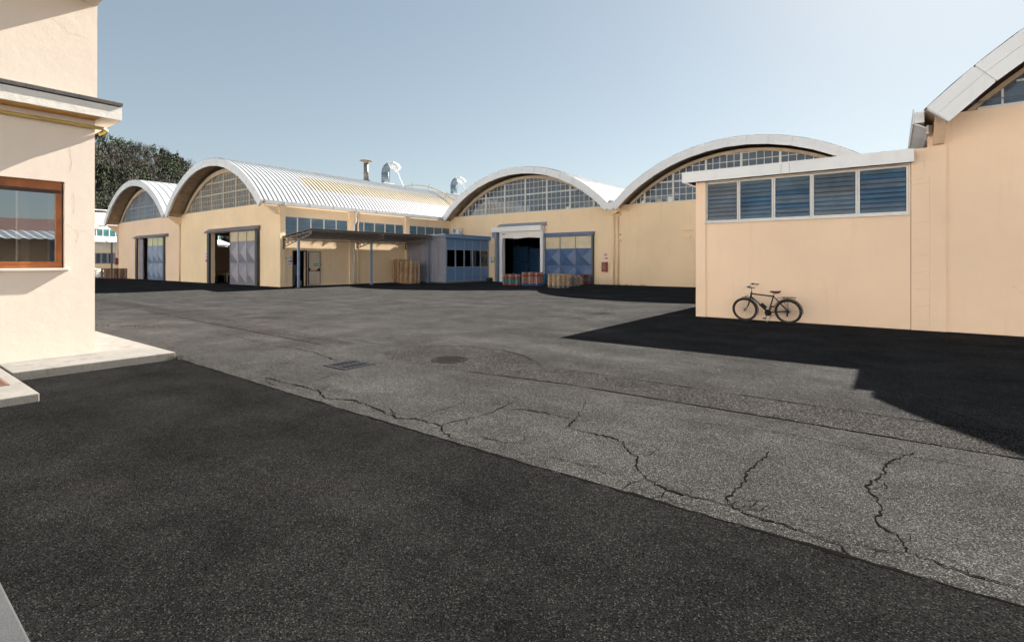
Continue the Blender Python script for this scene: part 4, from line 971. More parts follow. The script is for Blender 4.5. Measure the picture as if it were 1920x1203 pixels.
yp_ = thing('yellow_roof_pipe', 'thin yellow pipe arching over the ribbed white roof', 'pipe', (XR, ya, ZR))
mb = MB(); mb.tube([(*[(aB.p(t, -.42))[0]], ya, aB.p(t, -.42)[1]) for t in [-.35+1.3*k/24 for k in range(25)]], .05, 8); mb.build('pipe', 'yellow_pale', yp_, smooth=True)
for t in (-.2, .05, .32, .6, .85):
    m = MB(); a = aB.p(t, -.03); b = aB.p(t, -.75); m.tube([(a[0], ya, a[1]), (b[0], ya, b[1])], .02, 5); m.build('support', 'flue_metal', yp_)

# ================================================================== LEFT NEAR BUILDING
XL, YL = -11.3, 2.74
lb = thing('cream_building', 'near cream rendered building at the left edge with brown window', 'building', (XL-3, YL-5, 0))
wy = [onX(p, 420, XL)[0] for p in (-70, 121.5)]; wz0, wz1 = onX(60, 503, XL)[1], (onX(0, 330, XL)[1]+onX(121.3, 340.8, XL)[1])/2
zc0 = 4.23
mb = MB(); wall(mb, 'x', XL-.35, XL, -8, YL, .10, zc0+.2, [(wy[0], wy[1], wz0, wz1)]); mb.build('lower_wall', 'wall_cream', lb)
mb = MB(); mb.box(XL-8, XL-.35, YL-.35, YL, .1, zc0+.2); mb.box(XL-8, XL-.353, -8, -7.7, .1, zc0+.2); mb.build('end_wall', 'wall_cream', lb)
mb = MB(); mb.box(XL-8, XL+.02, -8, YL+.03, zc0+.2, 6.25); mb.build('upper_wall', 'wall_cream', lb)
mb = MB(); mb.box(XL+.002, XL+.35, -8, YL+.30, zc0, zc0+.225); mb.box(XL-8, XL+.002, YL+.002, YL+.30, zc0, zc0+.225); mb.build('cornice', 'wall_white', lb)
mb = MB(); mb.box(XL+.003, XL+.30, -8, YL+.001, zc0-.012, zc0-.001); mb.build('cornice_soffit', 'soffit_warm_bounce', lb)
rt = random.Random(2); y = -8.0; cs_ = MB(); cs_.box(XL+.05, XL+.34, -8, YL+.29, zc0+.226, zc0+.24); cso = cs_.build('cornice_cap', 'slate', lb)
while y < YL+.3:
    L = min(rt.uniform(.32, .62), YL+.31-y)
    if L > .02:
        m = MB(); m.prism([(XL+.021, zc0+.30), (XL+.37, zc0+.245), (XL+.37, zc0+.30), (XL+.36, zc0+.312), (XL+.021, zc0+.375)], 'y', y+.002, y+L-.002); m.build('tile', 'slate', cso)
    y += L
mb = MB(); mb.box(XL-8, XL+.9, -8, YL+.02, 6.25, 6.5); mb.build('eaves', 'wall_cream', lb)
# yellow gas pipe
mb = MB(); zp = zc0-.14
mb.tube([(XL+.06, -8, zp), (XL+.06, YL-.05, zp), (XL+.07, YL+.10, zp-.005), (XL+.03, YL+.16, zp-.02), (XL-.06, YL+.14, zp-.05), (XL-.10, YL+.08, zp-.08)], .03, 10); mb.build('gas_pipe', 'yellow_pale', lb, smooth=True)
for pp in ([(98, 35), (110, 45), (118, 52), (126, 62), (140, 66), (150, 67), (163, 74)], [(131, 275), (132, 290), (134, 305), (132, 320)], [(137, 360), (139, 380), (138, 400)], [(125, 420), (140, 432), (162, 433)], [(140, 430), (147, 440), (143, 455)]):
    hi = pp[0][1] < 200
    wall_mark('x', XL+(.0215 if hi else .0015), jitter_line([onX(*p, XL) for p in pp], .006, .03, rnd), .005, lb)
# window
wf = MB(); xf = XL-.10; t = .085
y0, y1 = wy[0]+.004, wy[1]-.022
ymid = onX(-2, 420, xf)[0]
wf.box(xf-.06, xf+.03, y0, y1, wz0+.005, wz0+.11); wf.box(xf-.06, xf+.03, y0, y1, wz1-.16, wz1-.003)
wf.box(xf-.06, xf+.03, y1-t, y1, wz0+.11, wz1-.16); wf.box(xf-.06, xf+.03, y0, y0+t, wz0+.11, wz1-.16); wf.box(xf-.06, xf+.03, ymid-.06, ymid, wz0+.11, wz1-.16)
wn = wf.build('window', 'wood_frame', lb, bevel=.006)
mb = MB(); mb.box(xf-.05, xf+.045, y0+.02, y1-.002, wz1-.20, wz1-.145); mb.build('blind_slat', 'wood_dark', wn)
mb = MB(); mb.box(xf+.031, xf+.055, y0, y1-.01, wz0+.085, wz0+.11); mb.build('drip_rail', 'wood_frame', wn)
for a, b in ((y0+t, ymid-.06), (ymid, y1-t)):
    m = MB(); m.add([(xf, a, wz0+.11), (xf, b, wz0+.11), (xf, b, wz1-.2), (xf, a, wz1-.2)], [(0, 1, 2, 3)]); m.build('pane', 'office_glass', wn, recalc=False)
mb = MB(); mb.box(XL-.06, XL+.06, wy[0]-.1, wy[1]+.045, wz0-.045, wz0); mb.build('window_sill', 'sill_stone', lb, bevel=.006)
# room behind: back wall, curtains, desk
mb = MB(); mb.box(XL-4.2, XL-4.0, -6, YL-.4, .1, 4.2); mb.box(XL-4, XL-.36, -6, YL-.36, .3, .35); mb.box(XL-4, XL-.36, -6, YL-.36, 3.9, 3.95); mb.build('room', 'curtain_beige', lb)
for k, px in enumerate((44, 95, 103)):
    yy = onX(px, 420, XL-.5)[0]; m = MB(); m.box(XL-.52, XL-.47, yy-.05, yy+(.07 if k == 0 else .02), wz0, wz1); m.build('curtain', 'curtain_beige', lb)
mb = MB(); mb.box(XL-1.3, XL-.6, .2, 2.2, .35, wz0-.02); tag(mb.build('window_desk', 'box_paper'), 'low cabinet behind the brown framed window', 'cabinet')
for k, (yy, hh) in enumerate(((1.68, .11), (2.02, .13), (2.28, .34))):
    mb = MB(); mb.box(XL-.95, XL-.75, yy, yy+.1+.08*(k == 0), wz0-.02, wz0-.02+hh); tag(mb.build('desk_item', 'plastic_white', bevel=.01), ['flat white box on the cabinet behind the brown window', 'small white carton on the cabinet behind the brown window', 'tall white folder on the cabinet behind the brown window'][k], 'box')

# ================================================================== BUILDING BEYOND THE LEFT HALL
XWB = -77.0
wbd = thing('white_back_building', 'distant white building with green glazed band and blue windows at far left', 'building', (XWB-5, 22, 0))
def zb(py, px=195): return onX(px, py, XWB)[1]
mb = MB(); Y0b, Y1b = 8, 34
yw = [onX(p, 480, XWB)[0] for p in (150, 160, 170, 178.5, 190, 202, 214.5)]
wall(mb, 'x', XWB-.3, XWB, Y0b, Y1b, -.05, zb(470), [(yw[0], yw[-1], zb(494.5), zb(474))]); mb.build('lower_wall', 'wall_yellow', wbd)
mb = MB(); mb.box(XWB-.3, XWB+.02, Y0b, Y1b, zb(470), zb(455)); mb.build('white_band', 'wall_white', wbd)
fr = MB()
for y in yw: fr.box(XWB-.15, XWB+.03, y-.09, y+.09, zb(494.5), zb(474))
fr.box(XWB-.14, XWB+.02, yw[0], yw[-1], zb(474)-.08, zb(474)-.002); fr.box(XWB-.14, XWB+.02, yw[0], yw[-1], zb(494.5)+.002, zb(494.5)+.1); fro = fr.build('window_frame', 'post_blue', wbd)
for a, b in zip(yw, yw[1:]):
    m = MB(); m.box(XWB-.1, XWB-.08, a+.09, b-.09, zb(494.5)+.1, zb(474)-.08); m.build('pane', 'pane_smoke', fro)
mb = MB(); mb.prism([(XWB-2.5, zb(441)), (XWB+1.2, zb(452)), (XWB+1.2, zb(455)), (XWB-2.5, zb(446))], 'y', Y0b, Y1b); mb.build('lower_roof', 'white_metal', wbd)
mb = MB(); mb.box(XWB-2.6, XWB-2.3, Y0b, Y1b, zb(441), zb(428)); mb.build('glazed_band', 'band_green', wbd)
for k in range(40):
    m = MB(); y = Y0b+.3+k*.65; m.box(XWB-2.29, XWB-2.25, y, y+.06, zb(441), zb(428)); m.build('mullion', 'wall_white', wbd)
mb = MB(); mb.box(XWB-9, XWB-2.3, Y0b, Y1b, zb(428), zb(396)); mb.build('upper_wall', 'wall_white', wbd)
mb = MB(); zt2 = zb(391)
mb.tube([(XWB-2.4, Y0b, zt2), (XWB-2.4, Y1b, zt2)], .06, 6)
for k in range(9): mb.tube([(XWB-2.4, Y0b+.5+k*3, zb(397)), (XWB-2.4, Y0b+.5+k*3, zt2)], .05, 6)
mb.build('roof_rail', 'white_metal', wbd)
mb = MB(); y = onX(190, 420, XWB-2.2)[0]; mb.box(XWB-2.29, XWB-1.9, y-.2, y+.3, zb(423), zb(420)); mb.build('floodlight', 'plastic_grey', wbd)
# small canopy there
sc_x, sc_y = onG(209.5, 520); sc = thing('small_canopy', 'small white canopy on one steel post beyond the left hall', 'canopy', (sc_x, sc_y, 0))
zs_ = CAMH+(HY-459)/F*58; zs2 = zs_+.55
mb = MB(); mb.box(sc_x-.07, sc_x+.07, sc_y-.07, sc_y+.07, 0, zs_+.25); mb.build('post', 'steel_dark', sc)
mb = MB(); ex, ey = camxy(-(960-196)/F*58, 58); fx, fy = camxy(-(960-219)/F*58, 58)
A_, B_ = Vector((ex, ey, zs2+.05)), Vector((fx, fy, zs_+.25))
mb.bar(A_, B_, .06, .06); mb.bar(A_-Vector((0, 0, .12)), Vector((sc_x, sc_y, zs_-.1)), .05, .05)
for k in range(1, 6): mb.bar(A_.lerp(B_, k/8), (A_-Vector((0, 0, .12))).lerp(Vector((sc_x, sc_y, zs_-.1)), k/6), .03, .03)
mb.build('truss', 'steel_dark', sc)
mb = MB(); mb.prism([(A_.x+.1, A_.z+.06), (B_.x-.1, B_.z+.06), (B_.x-.1, B_.z+.1), (A_.x+.1, A_.z+.1)], 'y', ey+.15, ey+4.5); mb.build('roof_sheet', 'white_metal', sc)

# ================================================================== PALLETS
def pallet_mesh():
    m = MB(); L, W, H = 1.2, .8, .144
    for k in range(5): w_ = .145 if k in (0, 2, 4) else .10; yc = -W/2+.0725+k*(W-.145)/4; m.box(-L/2, L/2, yc-w_/2, yc+w_/2, .120, H)
    for x in (-L/2+.0725, 0, L/2-.0725): m.box(x-.0725, x+.0725, -W/2+.002, W/2-.002, .102, .1195)
    for x in (-L/2+.0725, 0, L/2-.0725):
        for y in (-W/2+.055, 0, W/2-.055): m.box(x-.0725, x+.0725, y-.05, y+.05, .0245, .1015)
    for y in (-W/2+.05, 0, W/2-.05): m.box(-L/2, L/2, y-.05, y+.05, 0, .024)
    return m
PM = {}
ORD = ['bottom', 'second', 'third', 'fourth', 'fifth', 'sixth', 'seventh', 'eighth', 'ninth', 'tenth', 'eleventh', 'twelfth', 'thirteenth']
def stack(desc, x, y, rot, mats, scl=1.0, grp='wooden pallets in stacks', z0=0.0):
    rr = random.Random(hash((round(x, 2), round(y, 2))) & 255)
    n_ = len(mats)
    for k, mt in enumerate(mats):
        if mt not in PM:
            o = pallet_mesh().build('wooden_pallet', mt, origin=(0, 0, 0)); PM[mt] = o
        else:
            o = PM[mt].copy(); col.objects.link(o)
        o.name = 'wooden_pallet'
        o.location = (x+rr.uniform(-.02, .02), y+rr.uniform(-.02, .02), z0+k*.1442*scl); o.scale = (scl, scl, scl)
        o.rotation_euler = (0, 0, rot+rr.uniform(-.02, .02))
        colr = mt.split('_')[1]
        where = 'topmost' if k == n_-1 else 'bottom' if k == 0 else ORD[k]+' up'
        tag(o, f'{colr} pallet, {where} in the {desc}', 'pallet', grp)
sx_, sy_ = XBC+1.0, 28.2
x1, y1 = onG(747, 529.5); x2, y2 = onG(772, 531.3)
O, B, R_ = 'pallet_orange', 'pallet_beige', 'pallet_red'
rr = random.Random(1)
sA = (-32.75, 27.9); sB = (-31.45, 27.55)
stack('taller stack under the canopy', -32.55, 28.15, pi/2*0, [O]*7+['pallet_orange']*5, 1.12)
stack('shorter stack under the canopy', -31.15, 27.75, 0, [O]*3+[B]*2+[O]*3+[B]*3, 1.12)
bx_, by_ = onG(1037, 541)
def gp(px, py): return onG(px, py)
X0, Y0_ = gp(1040, 539.5)
stack('beige front stack before the blue door', X0, Y0_+.45, radians(-24), ['pallet_grey', B, B, B, B, B], 1.06)
X, Y = gp(998, 534.5); stack('red stack before the roller door', X, Y, radians(6), ['pallet_blue', 'pallet_pink', 'pallet_pink', 'pallet_pink', R_, 'pallet_pink'], 1.1)
X, Y = gp(962, 534); stack('multicoloured stack before the roller door', X, Y, radians(4), [R_, 'pallet_teal', 'pallet_green', R_, 'pallet_pink'], 1.1)
X, Y = gp(1052, 535.5); stack('grey stack behind the beige front stack', X+.55, Y+.3, radians(-24), ['pallet_grey', 'pallet_grey', 'pallet_grey', 'pallet_grey', B], 1.08)
X, Y = gp(1073, 533.5); stack('beige stack nearest the blue door', X, Y, radians(66), [B, B, B, B, 'pallet_blue'], 1.06)
X, Y = gp(1085, 533); stack('brown stack right of the blue door pallets', X, Y+.2, radians(66), [R_, 'pallet_brown', 'pallet_grey', 'pallet_brown', R_], 1.06)
X, Y = gp(1012, 532); stack('blue topped stack in the middle of the row', X, Y+.2, radians(-2), ['pallet_teal']*5, 1.08)
X, Y = gp(208, 521); stack('leftmost dark stack at far left', X, Y, radians(37), ['pallet_red', 'pallet_brown', 'pallet_blue', 'pallet_brown', 'pallet_brown', 'pallet_brown'], 1.2)
X, Y = gp(222, 521.3); stack('middle dark stack at far left', X, Y-.35, radians(30), ['pallet_brown']*6, 1.2)
X, Y = gp(235, 521.5); stack('right dark stack at far left', X, Y-.2, radians(37), ['pallet_brown']*6, 1.2)
# white sacks on a plastic bin
X, Y = gp(187, 518.8); bn = thing('sack_bin', 'white plastic bin full of pale sacks at far left', 'bin', (X, Y, 0))
mb = MB(); mb.box(X-1.3, X+1.2, Y-.6, Y+.6, 0, .42); mb.build('bin', 'plastic_white', bn, bevel=.03)
for k in range(7):
    m = MB(); cx, cy, cz = X-1.0+.33*k, Y+rr.uniform(-.25, .25), .50+.22*(k < 3)+rr.uniform(0, .08)
    bmm = [(.0, -.16), (.3, -.12), (.42, 0), (.34, .12), (.0, .18)]
    m.lathe(bmm, (cx, cy, cz), 10); m.build('sack', 'sack_white', bn, smooth=True)

# ================================================================== INSIDE THE HALLS (seen through open doors)
def cab(label, x0, x1, y0, y1, z0, z1, mat, cat='cabinet', name='metal_cabinet'):
    m = MB(); m.box(x0, x1, y0, y1, z0, z1); m.box(x0+.05, x1-.05, y0-.02, y0-.002, z0+.08, z1-.08); return tag(m.build(name, mat, bevel=.015), label, cat)
def inC(px, Y): return onY(px, 480, Y)[0]
cab('blue storage crate low inside the roller door', inC(962, 39), inC(988, 39), 39, 40.5, 0, 1.7, 'machine_blue')
cab('upper blue storage crate inside the roller door', inC(962, 39), inC(988, 39), 39.0, 40.5, 1.75, 3.2, 'machine_blue')
cab('dark blue crate right inside the roller door', inC(990, 39.5), inC(1010, 39.5), 39.5, 41, 0, 3.0, 'machine_blue')
mb = MB(); xq_ = inC(965, 42); mb.box(xq_-.25, xq_+.25, 42, 42.4, 0, 5.8); tag(mb.build('steel_column', 'aluminium'), 'grey column inside the hall above the blue crates', 'column')
for k, xcol in enumerate(((XAB-.2, 24.0), (XAB-.2, 30.0), (XAB-.2, 36.0))):
    mb = MB(); mb.box(xcol[0]-.2, xcol[0]+.2, xcol[1]-.2, xcol[1]+.2, 0, 5.9); tag(mb.build('hall_column', 'steel_dark'), ['first', 'second', 'third'][k]+' dark column behind the open grey pressed door', 'column')
cab('dark workshop machine inside the open grey door', -47.2, -45.2, 21.0, 22.2, 0, 2.1, 'machine_dark', 'machine', 'workshop_machine')
mb = MB(); mb.box(-46.8, -44.6, 19.6, 20.4, .70, .76)
for a in (-46.7, -44.75): 
    for b in (19.65, 20.3): mb.box(a, a+.06, b, b+.06, 0, .70)
tag(mb.build('workbench', 'box_paper'), 'low pale workbench just inside the open grey door', 'workbench')
cab('dark shelving inside the far left doorway', -64.6, -62.5, 21.0, 22, 0, 2.6, 'machine_dark', 'shelf', 'shelving')
yy0 = dE[0]
mb = MB(); mb.prism([(yy0+.2, .75), (yy0+1.3, .75), (yy0+1.15, 1.5), (yy0+.25, 1.5)], 'x', XBC-2.2, XBC-1.4); mb.box(XBC-2.0, XBC-1.6, yy0+.4, yy0+1.1, 0, .75); tag(mb.build('hopper', 'plastic_grey'), 'grey hopper inside the emergency doorway', 'hopper')
for k, (a, b) in enumerate(((yy0+.25, yy0+.6), (yy0+.85, yy0+1.25))):
    mb = MB(); mb.lathe([(.001, 0), (.18, 0), (.19, .36), (.001, .36)], (XBC-1.0, (a+b)/2, .0), 14); tag(mb.build('bucket', 'box_paper', smooth=False), ['left', 'right'][k]+' pale drum on the floor inside the emergency doorway', 'drum')
mb = MB(); mb.box(XBC-6, XBC-5.8, 18.6, 30, 0, 5.5); mb.build('dark_backing', 'machine_dark', hB)

mb = MB(); mb.box(XBC+.4, XCD-.3, 43, 43.2, 0, 5.8); mb.box(XBC+.305, XBC+.36, YCD+.32, 43, 0, 5.8); mb.build('dark_backing', 'void_black', hC)  # black sheets added where the hall interior is only in deep shade
# ================================================================== BICYCLE
bxf, byf = onG(1397.8, 601.4); bxr, byr = onG(1478.5, 606.5)
BY = (byf+byr)/2; WR = .345
FX, RX = -3.44, -2.32
bk = thing('bicycle', 'black city bicycle with brown saddle parked before the peach shed', 'bicycle', ((FX+RX)/2, BY, 0))
def bp(px, py, dy=0.0):                       # point on the bicycle's plane
    x, z = onY(px, py, BY+dy); return (x, BY+dy, z)
def zi(zx, zy): return 1350+zx/10.667, 510+zy/10.667   # from the enlarged view
def B_(zx, zy, dy=0.0): return bp(*zi(zx, zy), dy)
def wheel(cx, mat, seed, tr=.027):
    w_ = thing('wheel', None, None, (cx, BY, WR)); w_.name = 'wheel'; w_.parent = bk; w_.location = Vector((cx, BY, WR))-ORIGIN[bk.name]
    ORIGIN[w_.name] = Vector((cx, BY, WR))
    m = MB(); nR, nr = 48, 8; vs = []
    for i in range(nR):
        a = 2*pi*i/nR
        for j in range(nr):
            b = 2*pi*j/nr; r = WR-tr+tr*cos(b); vs.append((cx+r*cos(a), BY+tr*sin(b), WR+r*sin(a)))
    m.add(vs, [(i*nr+j, ((i+1) % nR)*nr+j, ((i+1) % nR)*nr+(j+1) % nr, i*nr+(j+1) % nr) for i in range(nR) for j in range(nr)])
    m.build('tyre', mat, w_, smooth=True)
    m = MB(); r0 = WR-2*tr; m.lathe([(r0+.004, -.012), (r0-.016, -.010), (r0-.018, 0), (r0-.016, .010), (r0+.004, .012)], (cx, BY, WR), 48, 'y'); m.build('rim', 'bike_black', w_, smooth=True)
    m = MB(); m.lathe([(0, -.045), (.02, -.045), (.022, -.03), (.014, -.02), (.014, .02), (.022, .03), (.02, .045), (0, .045)], (cx, BY, WR), 14, 'y'); m.build('hub', 'chrome', w_, smooth=True)
    m = MB()
    for k in range(32):
        a = 2*pi*k/32; b = a+(.35 if k % 4 < 2 else -.35); s = .03 if k % 2 else -.03
        m.tube([(cx+.02*cos(b), BY+s, WR+.02*sin(b)), (cx+(r0-.015)*cos(a), BY, WR+(r0-.015)*sin(a))], .0021, 4, False)
    m.build('spokes', 'steel_dark', w_)
    return w_
wheel(FX, 'rubber_brown', 1); wheel(RX, 'rubber', 2)
FH, RH = Vector((FX, BY, WR)), Vector((RX, BY, WR))
HT = Vector(B_(652, 395)); HB = Vector(B_(628, 490)); ST = Vector(B_(1090, 480)); BB = Vector(B_(975, 800))
m = MB()
m.tube([HT, HB], .025, 10); m.tube([HT+(HB-HT)*.25, ST+Vector((0, 0, .005))], .020, 10); m.tube([HB-(HB-HT)*.15, BB], .026, 10); m.tube([ST+Vector((0, 0, .03)), BB], .019, 10)
for s in (-1, 1):
    o_ = Vector((0, s*.055, 0)); i_ = Vector((0, s*.02, 0)); j_ = Vector((0, s*.035, 0))
    m.tube([ST+i_*.6, RH+o_], .010, 8); m.tube([BB+j_, RH+o_], .011, 8)
m.lathe([(0, -.036), (.024, -.036), (.024, .036), (0, .036)], BB, 12, 'y')
frm = m.build('frame', 'bike_black', bk, smooth=True)
dv = (BB-HB)
m = MB()
for k in range(9):
    a = HB+dv*(.17+.035*k); b = HB+dv*(.17+.035*k+.026); m.bar(a+Vector((0, -.0235, .004)), b+Vector((0, -.0235, .004)), .003, .020+.006*((k*7) % 3))
m.build('lettering', 'decal_white', frm)
m = MB(); pa = HB+dv*.52; pb = HB+dv*.80; up_ = Vector((.045, 0, .05)); m.bar(pa+up_, pb+up_, .06, .06); m.build('battery', 'sign_black', bk, bevel=.008)
m = MB()
for s in (-1, 1):
    o_ = Vector((0, s*.05, 0)); m.tube([HB+Vector((0, s*.03, -.02)), Vector(B_(590, 610))+o_, Vector(B_(565, 680))+o_, FH+o_], [.014, .014, .012, .010], 8)
m.bar(HB+Vector((0, -.05, -.02)), HB+Vector((0, .05, -.02)), .03, .03); m.build('fork', 'bike_black', bk, smooth=True)
# handlebar: stem, bar sweeping back, grips, levers
SM = Vector(B_(655, 315)); m = MB(); m.tube([HT, SM], .013, 8); m.tube([SM, SM+Vector((-.03, 0, .03))], .015, 8); m.build('stem', 'chrome', bk, smooth=True)
m = MB(); hb0 = SM+Vector((-.03, 0, .03)); near, far = [], []
for s, L in ((-1, near), (1, far)):
    L += [hb0, hb0+Vector((-.035, s*.12, .045)), hb0+Vector((-.02, s*.23, .06)), hb0+Vector((.05, s*.27, .055)), hb0+Vector((.17, s*.285, .04))]
    m.tube(L[:4]+[L[3].lerp(L[4], .35)], .011, 8)
hbr = m.build('handlebar', 'chrome', bk, smooth=True)
for L in (near, far):
    g = MB(); g.tube([L[3].lerp(L[4], .15), L[4]], .016, 10); g.build('grip', 'grip_brown', hbr, smooth=True)
    g = MB(); g.tube([L[2]+Vector((0, 0, -.012)), L[3]+Vector((.02, 0, -.045)), L[4]+Vector((-.05, 0, -.05))], .005, 6); g.build('brake_lever', 'chrome', hbr)
    g = MB(); g.tube([L[2]+Vector((-.01, 0, 0)), L[3]+Vector((-.01, 0, .005))], .021, 10); g.build('shifter', 'sign_black', hbr)
m = MB(); cab_ = [B_(*p, -.05) for p in ((605, 240), (550, 265), (505, 310), (497, 355), (520, 405), (555, 435))]; m.tube(cab_, .004, 5)
m.tube([B_(605, 250, .06), B_(540, 320, .05), B_(600, 345, .03), B_(640, 355)], .0035, 5); m.build('cable', 'clear_coat_grey', bk)
m = MB(); hl_ = Vector(B_(560, 460)); m.lathe([(0, -.055), (.034, -.05), (.036, -.02), (.026, .03), (0, .045)], hl_, 14, 'x'); hlo = m.build('headlamp', 'chrome', bk, smooth=True)
m = MB(); m.bar(hl_+Vector((.03, 0, -.02)), HB+Vector((-.01, 0, -.02)), .012, .012); m.build('lamp_bracket', 'bike_black', hlo)
# saddle
SP = ST+Vector((.012, 0, .10)); m = MB(); m.tube([ST, SP], .0135, 8); m.build('seat_post', 'chrome', bk, smooth=True)
sd0, sd1 = B_(1022, 380)[0], B_(1232, 380)[0]; szt = B_(1100, 366)[2]
m = MB(); prof = [(0, .018, .00, .045), (.18, .028, .004, .05), (.42, .045, -.002, .06), (.62, .075, -.002, .072), (.82, .098, .004, .07), (.95, .088, .008, .05), (1.0, .05, .004, .03)]
ring = 12; vs = []
for t, wd, dz, th in prof:
    x = sd0+(sd1-sd0)*t
    for j in range(ring):
        a = 2*pi*j/ring; c_, s_ = cos(a), sin(a); vs.append((x, BY+wd*c_, szt+dz-th/2+(th/2)*s_*(1 if s_ > 0 else 1-.2*abs(c_))))
np_ = len(prof); m.add(vs, [(i*ring+j, i*ring+(j+1) % ring, (i+1)*ring+(j+1) % ring, (i+1)*ring+j) for i in range(np_-1) for j in range(ring)]+[tuple(range(ring)), tuple(range((np_-1)*ring, np_*ring))])
m.build('saddle', 'leather_brown', bk, smooth=True)
m = MB()
for s in (-1, 1): m.tube([(sd0+.05, BY+s*.015, szt-.05), (sd0+.11, BY+s*.022, szt-.075), (sd1-.05, BY+s*.03, szt-.06)], .0045, 6)
m.build('saddle_rails', 'chrome', bk)
# mudguards
def guard(c, a0, a1, name='mudguard'):
    m = MB(); n_ = 28; vs = []
    for k in range(n_+1):
        a = radians(a0+(a1-a0)*k/n_)
        for r, yy in ((WR+.012, -.030), (WR+.024, -.018), (WR+.027, 0), (WR+.024, .018), (WR+.012, .030)): vs.append((c[0]+r*cos(a), c[1]+yy, c[2]+r*sin(a)))
    m.add(vs, [(k*5+j, k*5+j+1, k*5+5+j+1, k*5+5+j) for k in range(n_) for j in range(4)]); return m.build(name, 'bike_black', bk, smooth=True)
guard(FH, -22, 102); guard(RH, -8, 168)
m = MB()
for s in (-1, 1):
    for c, aa in ((FH, (-20,)), (RH, (5, 45))):
        for a in aa: m.tube([c+Vector((0, s*.055, 0)), c+Vector(((WR+.015)*cos(radians(a)), s*.028, (WR+.015)*sin(radians(a))))], .0022, 4)
m.build('mudguard_stays', 'aluminium', bk)
# rear rack
m = MB(); rz = B_(1400, 500)[2]; r0x, r1x = B_(1250, 500)[0], B_(1525, 505)[0]
for s in (-1, 1):
    m.tube([(r0x, BY+s*.06, rz), (r1x, BY+s*.06, rz), (r1x-.02, BY+s*.06, rz-.05)], .005, 6); m.tube([(r0x+.04, BY+s*.06, rz), RH+Vector((-.01, s*.07, .02))], .005, 6); m.tube([(r0x+.14, BY+s*.06, rz), RH+Vector((.005, s*.07, .02))], .005, 6)
for k in range(5): x = r0x+(r1x-r0x)*k/4; m.tube([(x, BY-.06, rz), (x, BY+.06, rz)], .004, 6)
m.tube([(r0x, BY, rz), (r1x, BY, rz)], .004, 6); m.tube([(r0x, BY, rz), ST+Vector((.06, 0, -.06))], .006, 6); m.build('rear_rack', 'bike_black', bk)
# drivetrain
m = MB(); m.lathe([(0, -.058), (.085, -.058), (.092, -.050), (.085, -.042), (0, -.042)], BB, 24, 'y'); m.build('chain_guard', 'bike_black', bk)
cd = (Vector(B_(955, 840))-Vector(B_(1030, 720))); cd.y = 0; cd.normalize()
for s in (-1, 1):
    m = MB(); e = BB+cd*s*-.17+Vector((0, s*.075, 0)); m.bar(BB+Vector((0, s*.07, 0)), e, .014, .024); ck = m.build('crank_arm', 'chrome', bk)
    m = MB(); m.box(e.x-.045, e.x+.045, e.y+(0 if s > 0 else -.09), e.y+(.09 if s > 0 else 0), e.z-.012, e.z+.012); m.build('pedal', 'sign_black', ck)
m = MB()
for dz0, dz1 in ((.088, .04), (-.088, -.04)): m.bar(BB+Vector((0, -.05, dz0)), RH+Vector((0, -.05, dz1)), .008, .008)
m.build('chain', 'steel_dark', bk)
m = MB(); m.lathe([(0, -.058), (.02, -.058), (.045, -.044), (.045, -.036), (0, -.036)], RH, 18, 'y'); m.box(RH.x-.035, RH.x+.005, BY-.075, BY-.05, RH.z-.13, RH.z-.02); m.build('derailleur', 'sign_black', bk)
ks0 = Vector(B_(1045, 850, -.05)); m = MB(); kx, ky = onG(*zi(945, 1008)); m.tube([ks0, (kx, BY-.22, .042)], .010, 8); m.build('kickstand', 'chrome', bk, smooth=True)
bk.rotation_euler = (radians(8.5), 0, 0)          # leaning on its stand

# ================================================================== WEEDS at kerb
wd_ = MB(); rr = random.Random(9)
def tuft(x, y, z, n_, h):
    for _ in range(n_):
        a = rr.uniform(0, 2*pi); l = h*rr.uniform(.4, 1); d = rr.uniform(.2, .7)*l; bx0, by0 = x+rr.gauss(0, .05), y+rr.gauss(0, .03)
        wd_.add([(bx0-.004*sin(a), by0+.004*cos(a), z), (bx0+.004*sin(a), by0-.004*cos(a), z), (bx0+d*cos(a), by0+d*sin(a), z+l)], [(0, 1, 2)])
for k in range(10): tuft(-10.12+rr.gauss(0, .08), 3.62+rr.gauss(0, .05), .006, 14, .09)
for k in range(26):
    gxy = onG(176+rr.uniform(0, 120), 614-rr.uniform(0, 1.5)-2); tuft(gxy[0], gxy[1], 0, 7, .07)
for k in range(30): tuft(onY(1150+rr.uniform(0, 60), 500, YCD-.1)[0], YCD-.12, 0, 6, .16)
tag(wd_.build('weeds', 'weed_green', origin=(-10, 3.6, 0)), 'sparse weeds growing in joints and along walls', 'weeds', kind='stuff')

# ================================================================== WOODED HILL
def ridge(L):
    pts = [(-420, 80), (-260, 74), (-190, 57), (-173, 50), (-158, 44.5), (-147, 39.5), (-118, 27), (-60, 12), (0, 3), (60, 0)]
    for (a, za), (b, zc) in zip(pts, pts[1:]):
        if a <= L <= b: return za+(zc-za)*(L-a)/(b-a)
    return pts[0][1] if L < pts[0][0] else 0
def hz_at(L, D):
    t = max(0, min(1, (D-112)/118)); t = t*t*(3-2*t)*.35+t*.65
    return ridge(L)*t+1.2*sin(L*.11+D*.05)*t
mb = MB(); nl, nd = 50, 24; vs = []
for i in range(nl):
    L = -420+480*i/(nl-1)
    for j in range(nd):
        D = 108+230*j/(nd-1); zz = hz_at(L, D) if D < 230 else ridge(L)*(1-.15*(D-230)/108)
        vs.append((*camxy(L, D), zz-.3))
mb.add(vs, [(i*nd+j, i*nd+j+1, (i+1)*nd+j+1, (i+1)*nd+j) for i in range(nl-1) for j in range(nd-1)])
tag(mb.build('hill', 'hill_soil', smooth=True), kind='structure')
LM = ['twig_brown', 'twig_grey', 'leaf_green', 'leaf_dark', 'leaf_pale', 'bark']
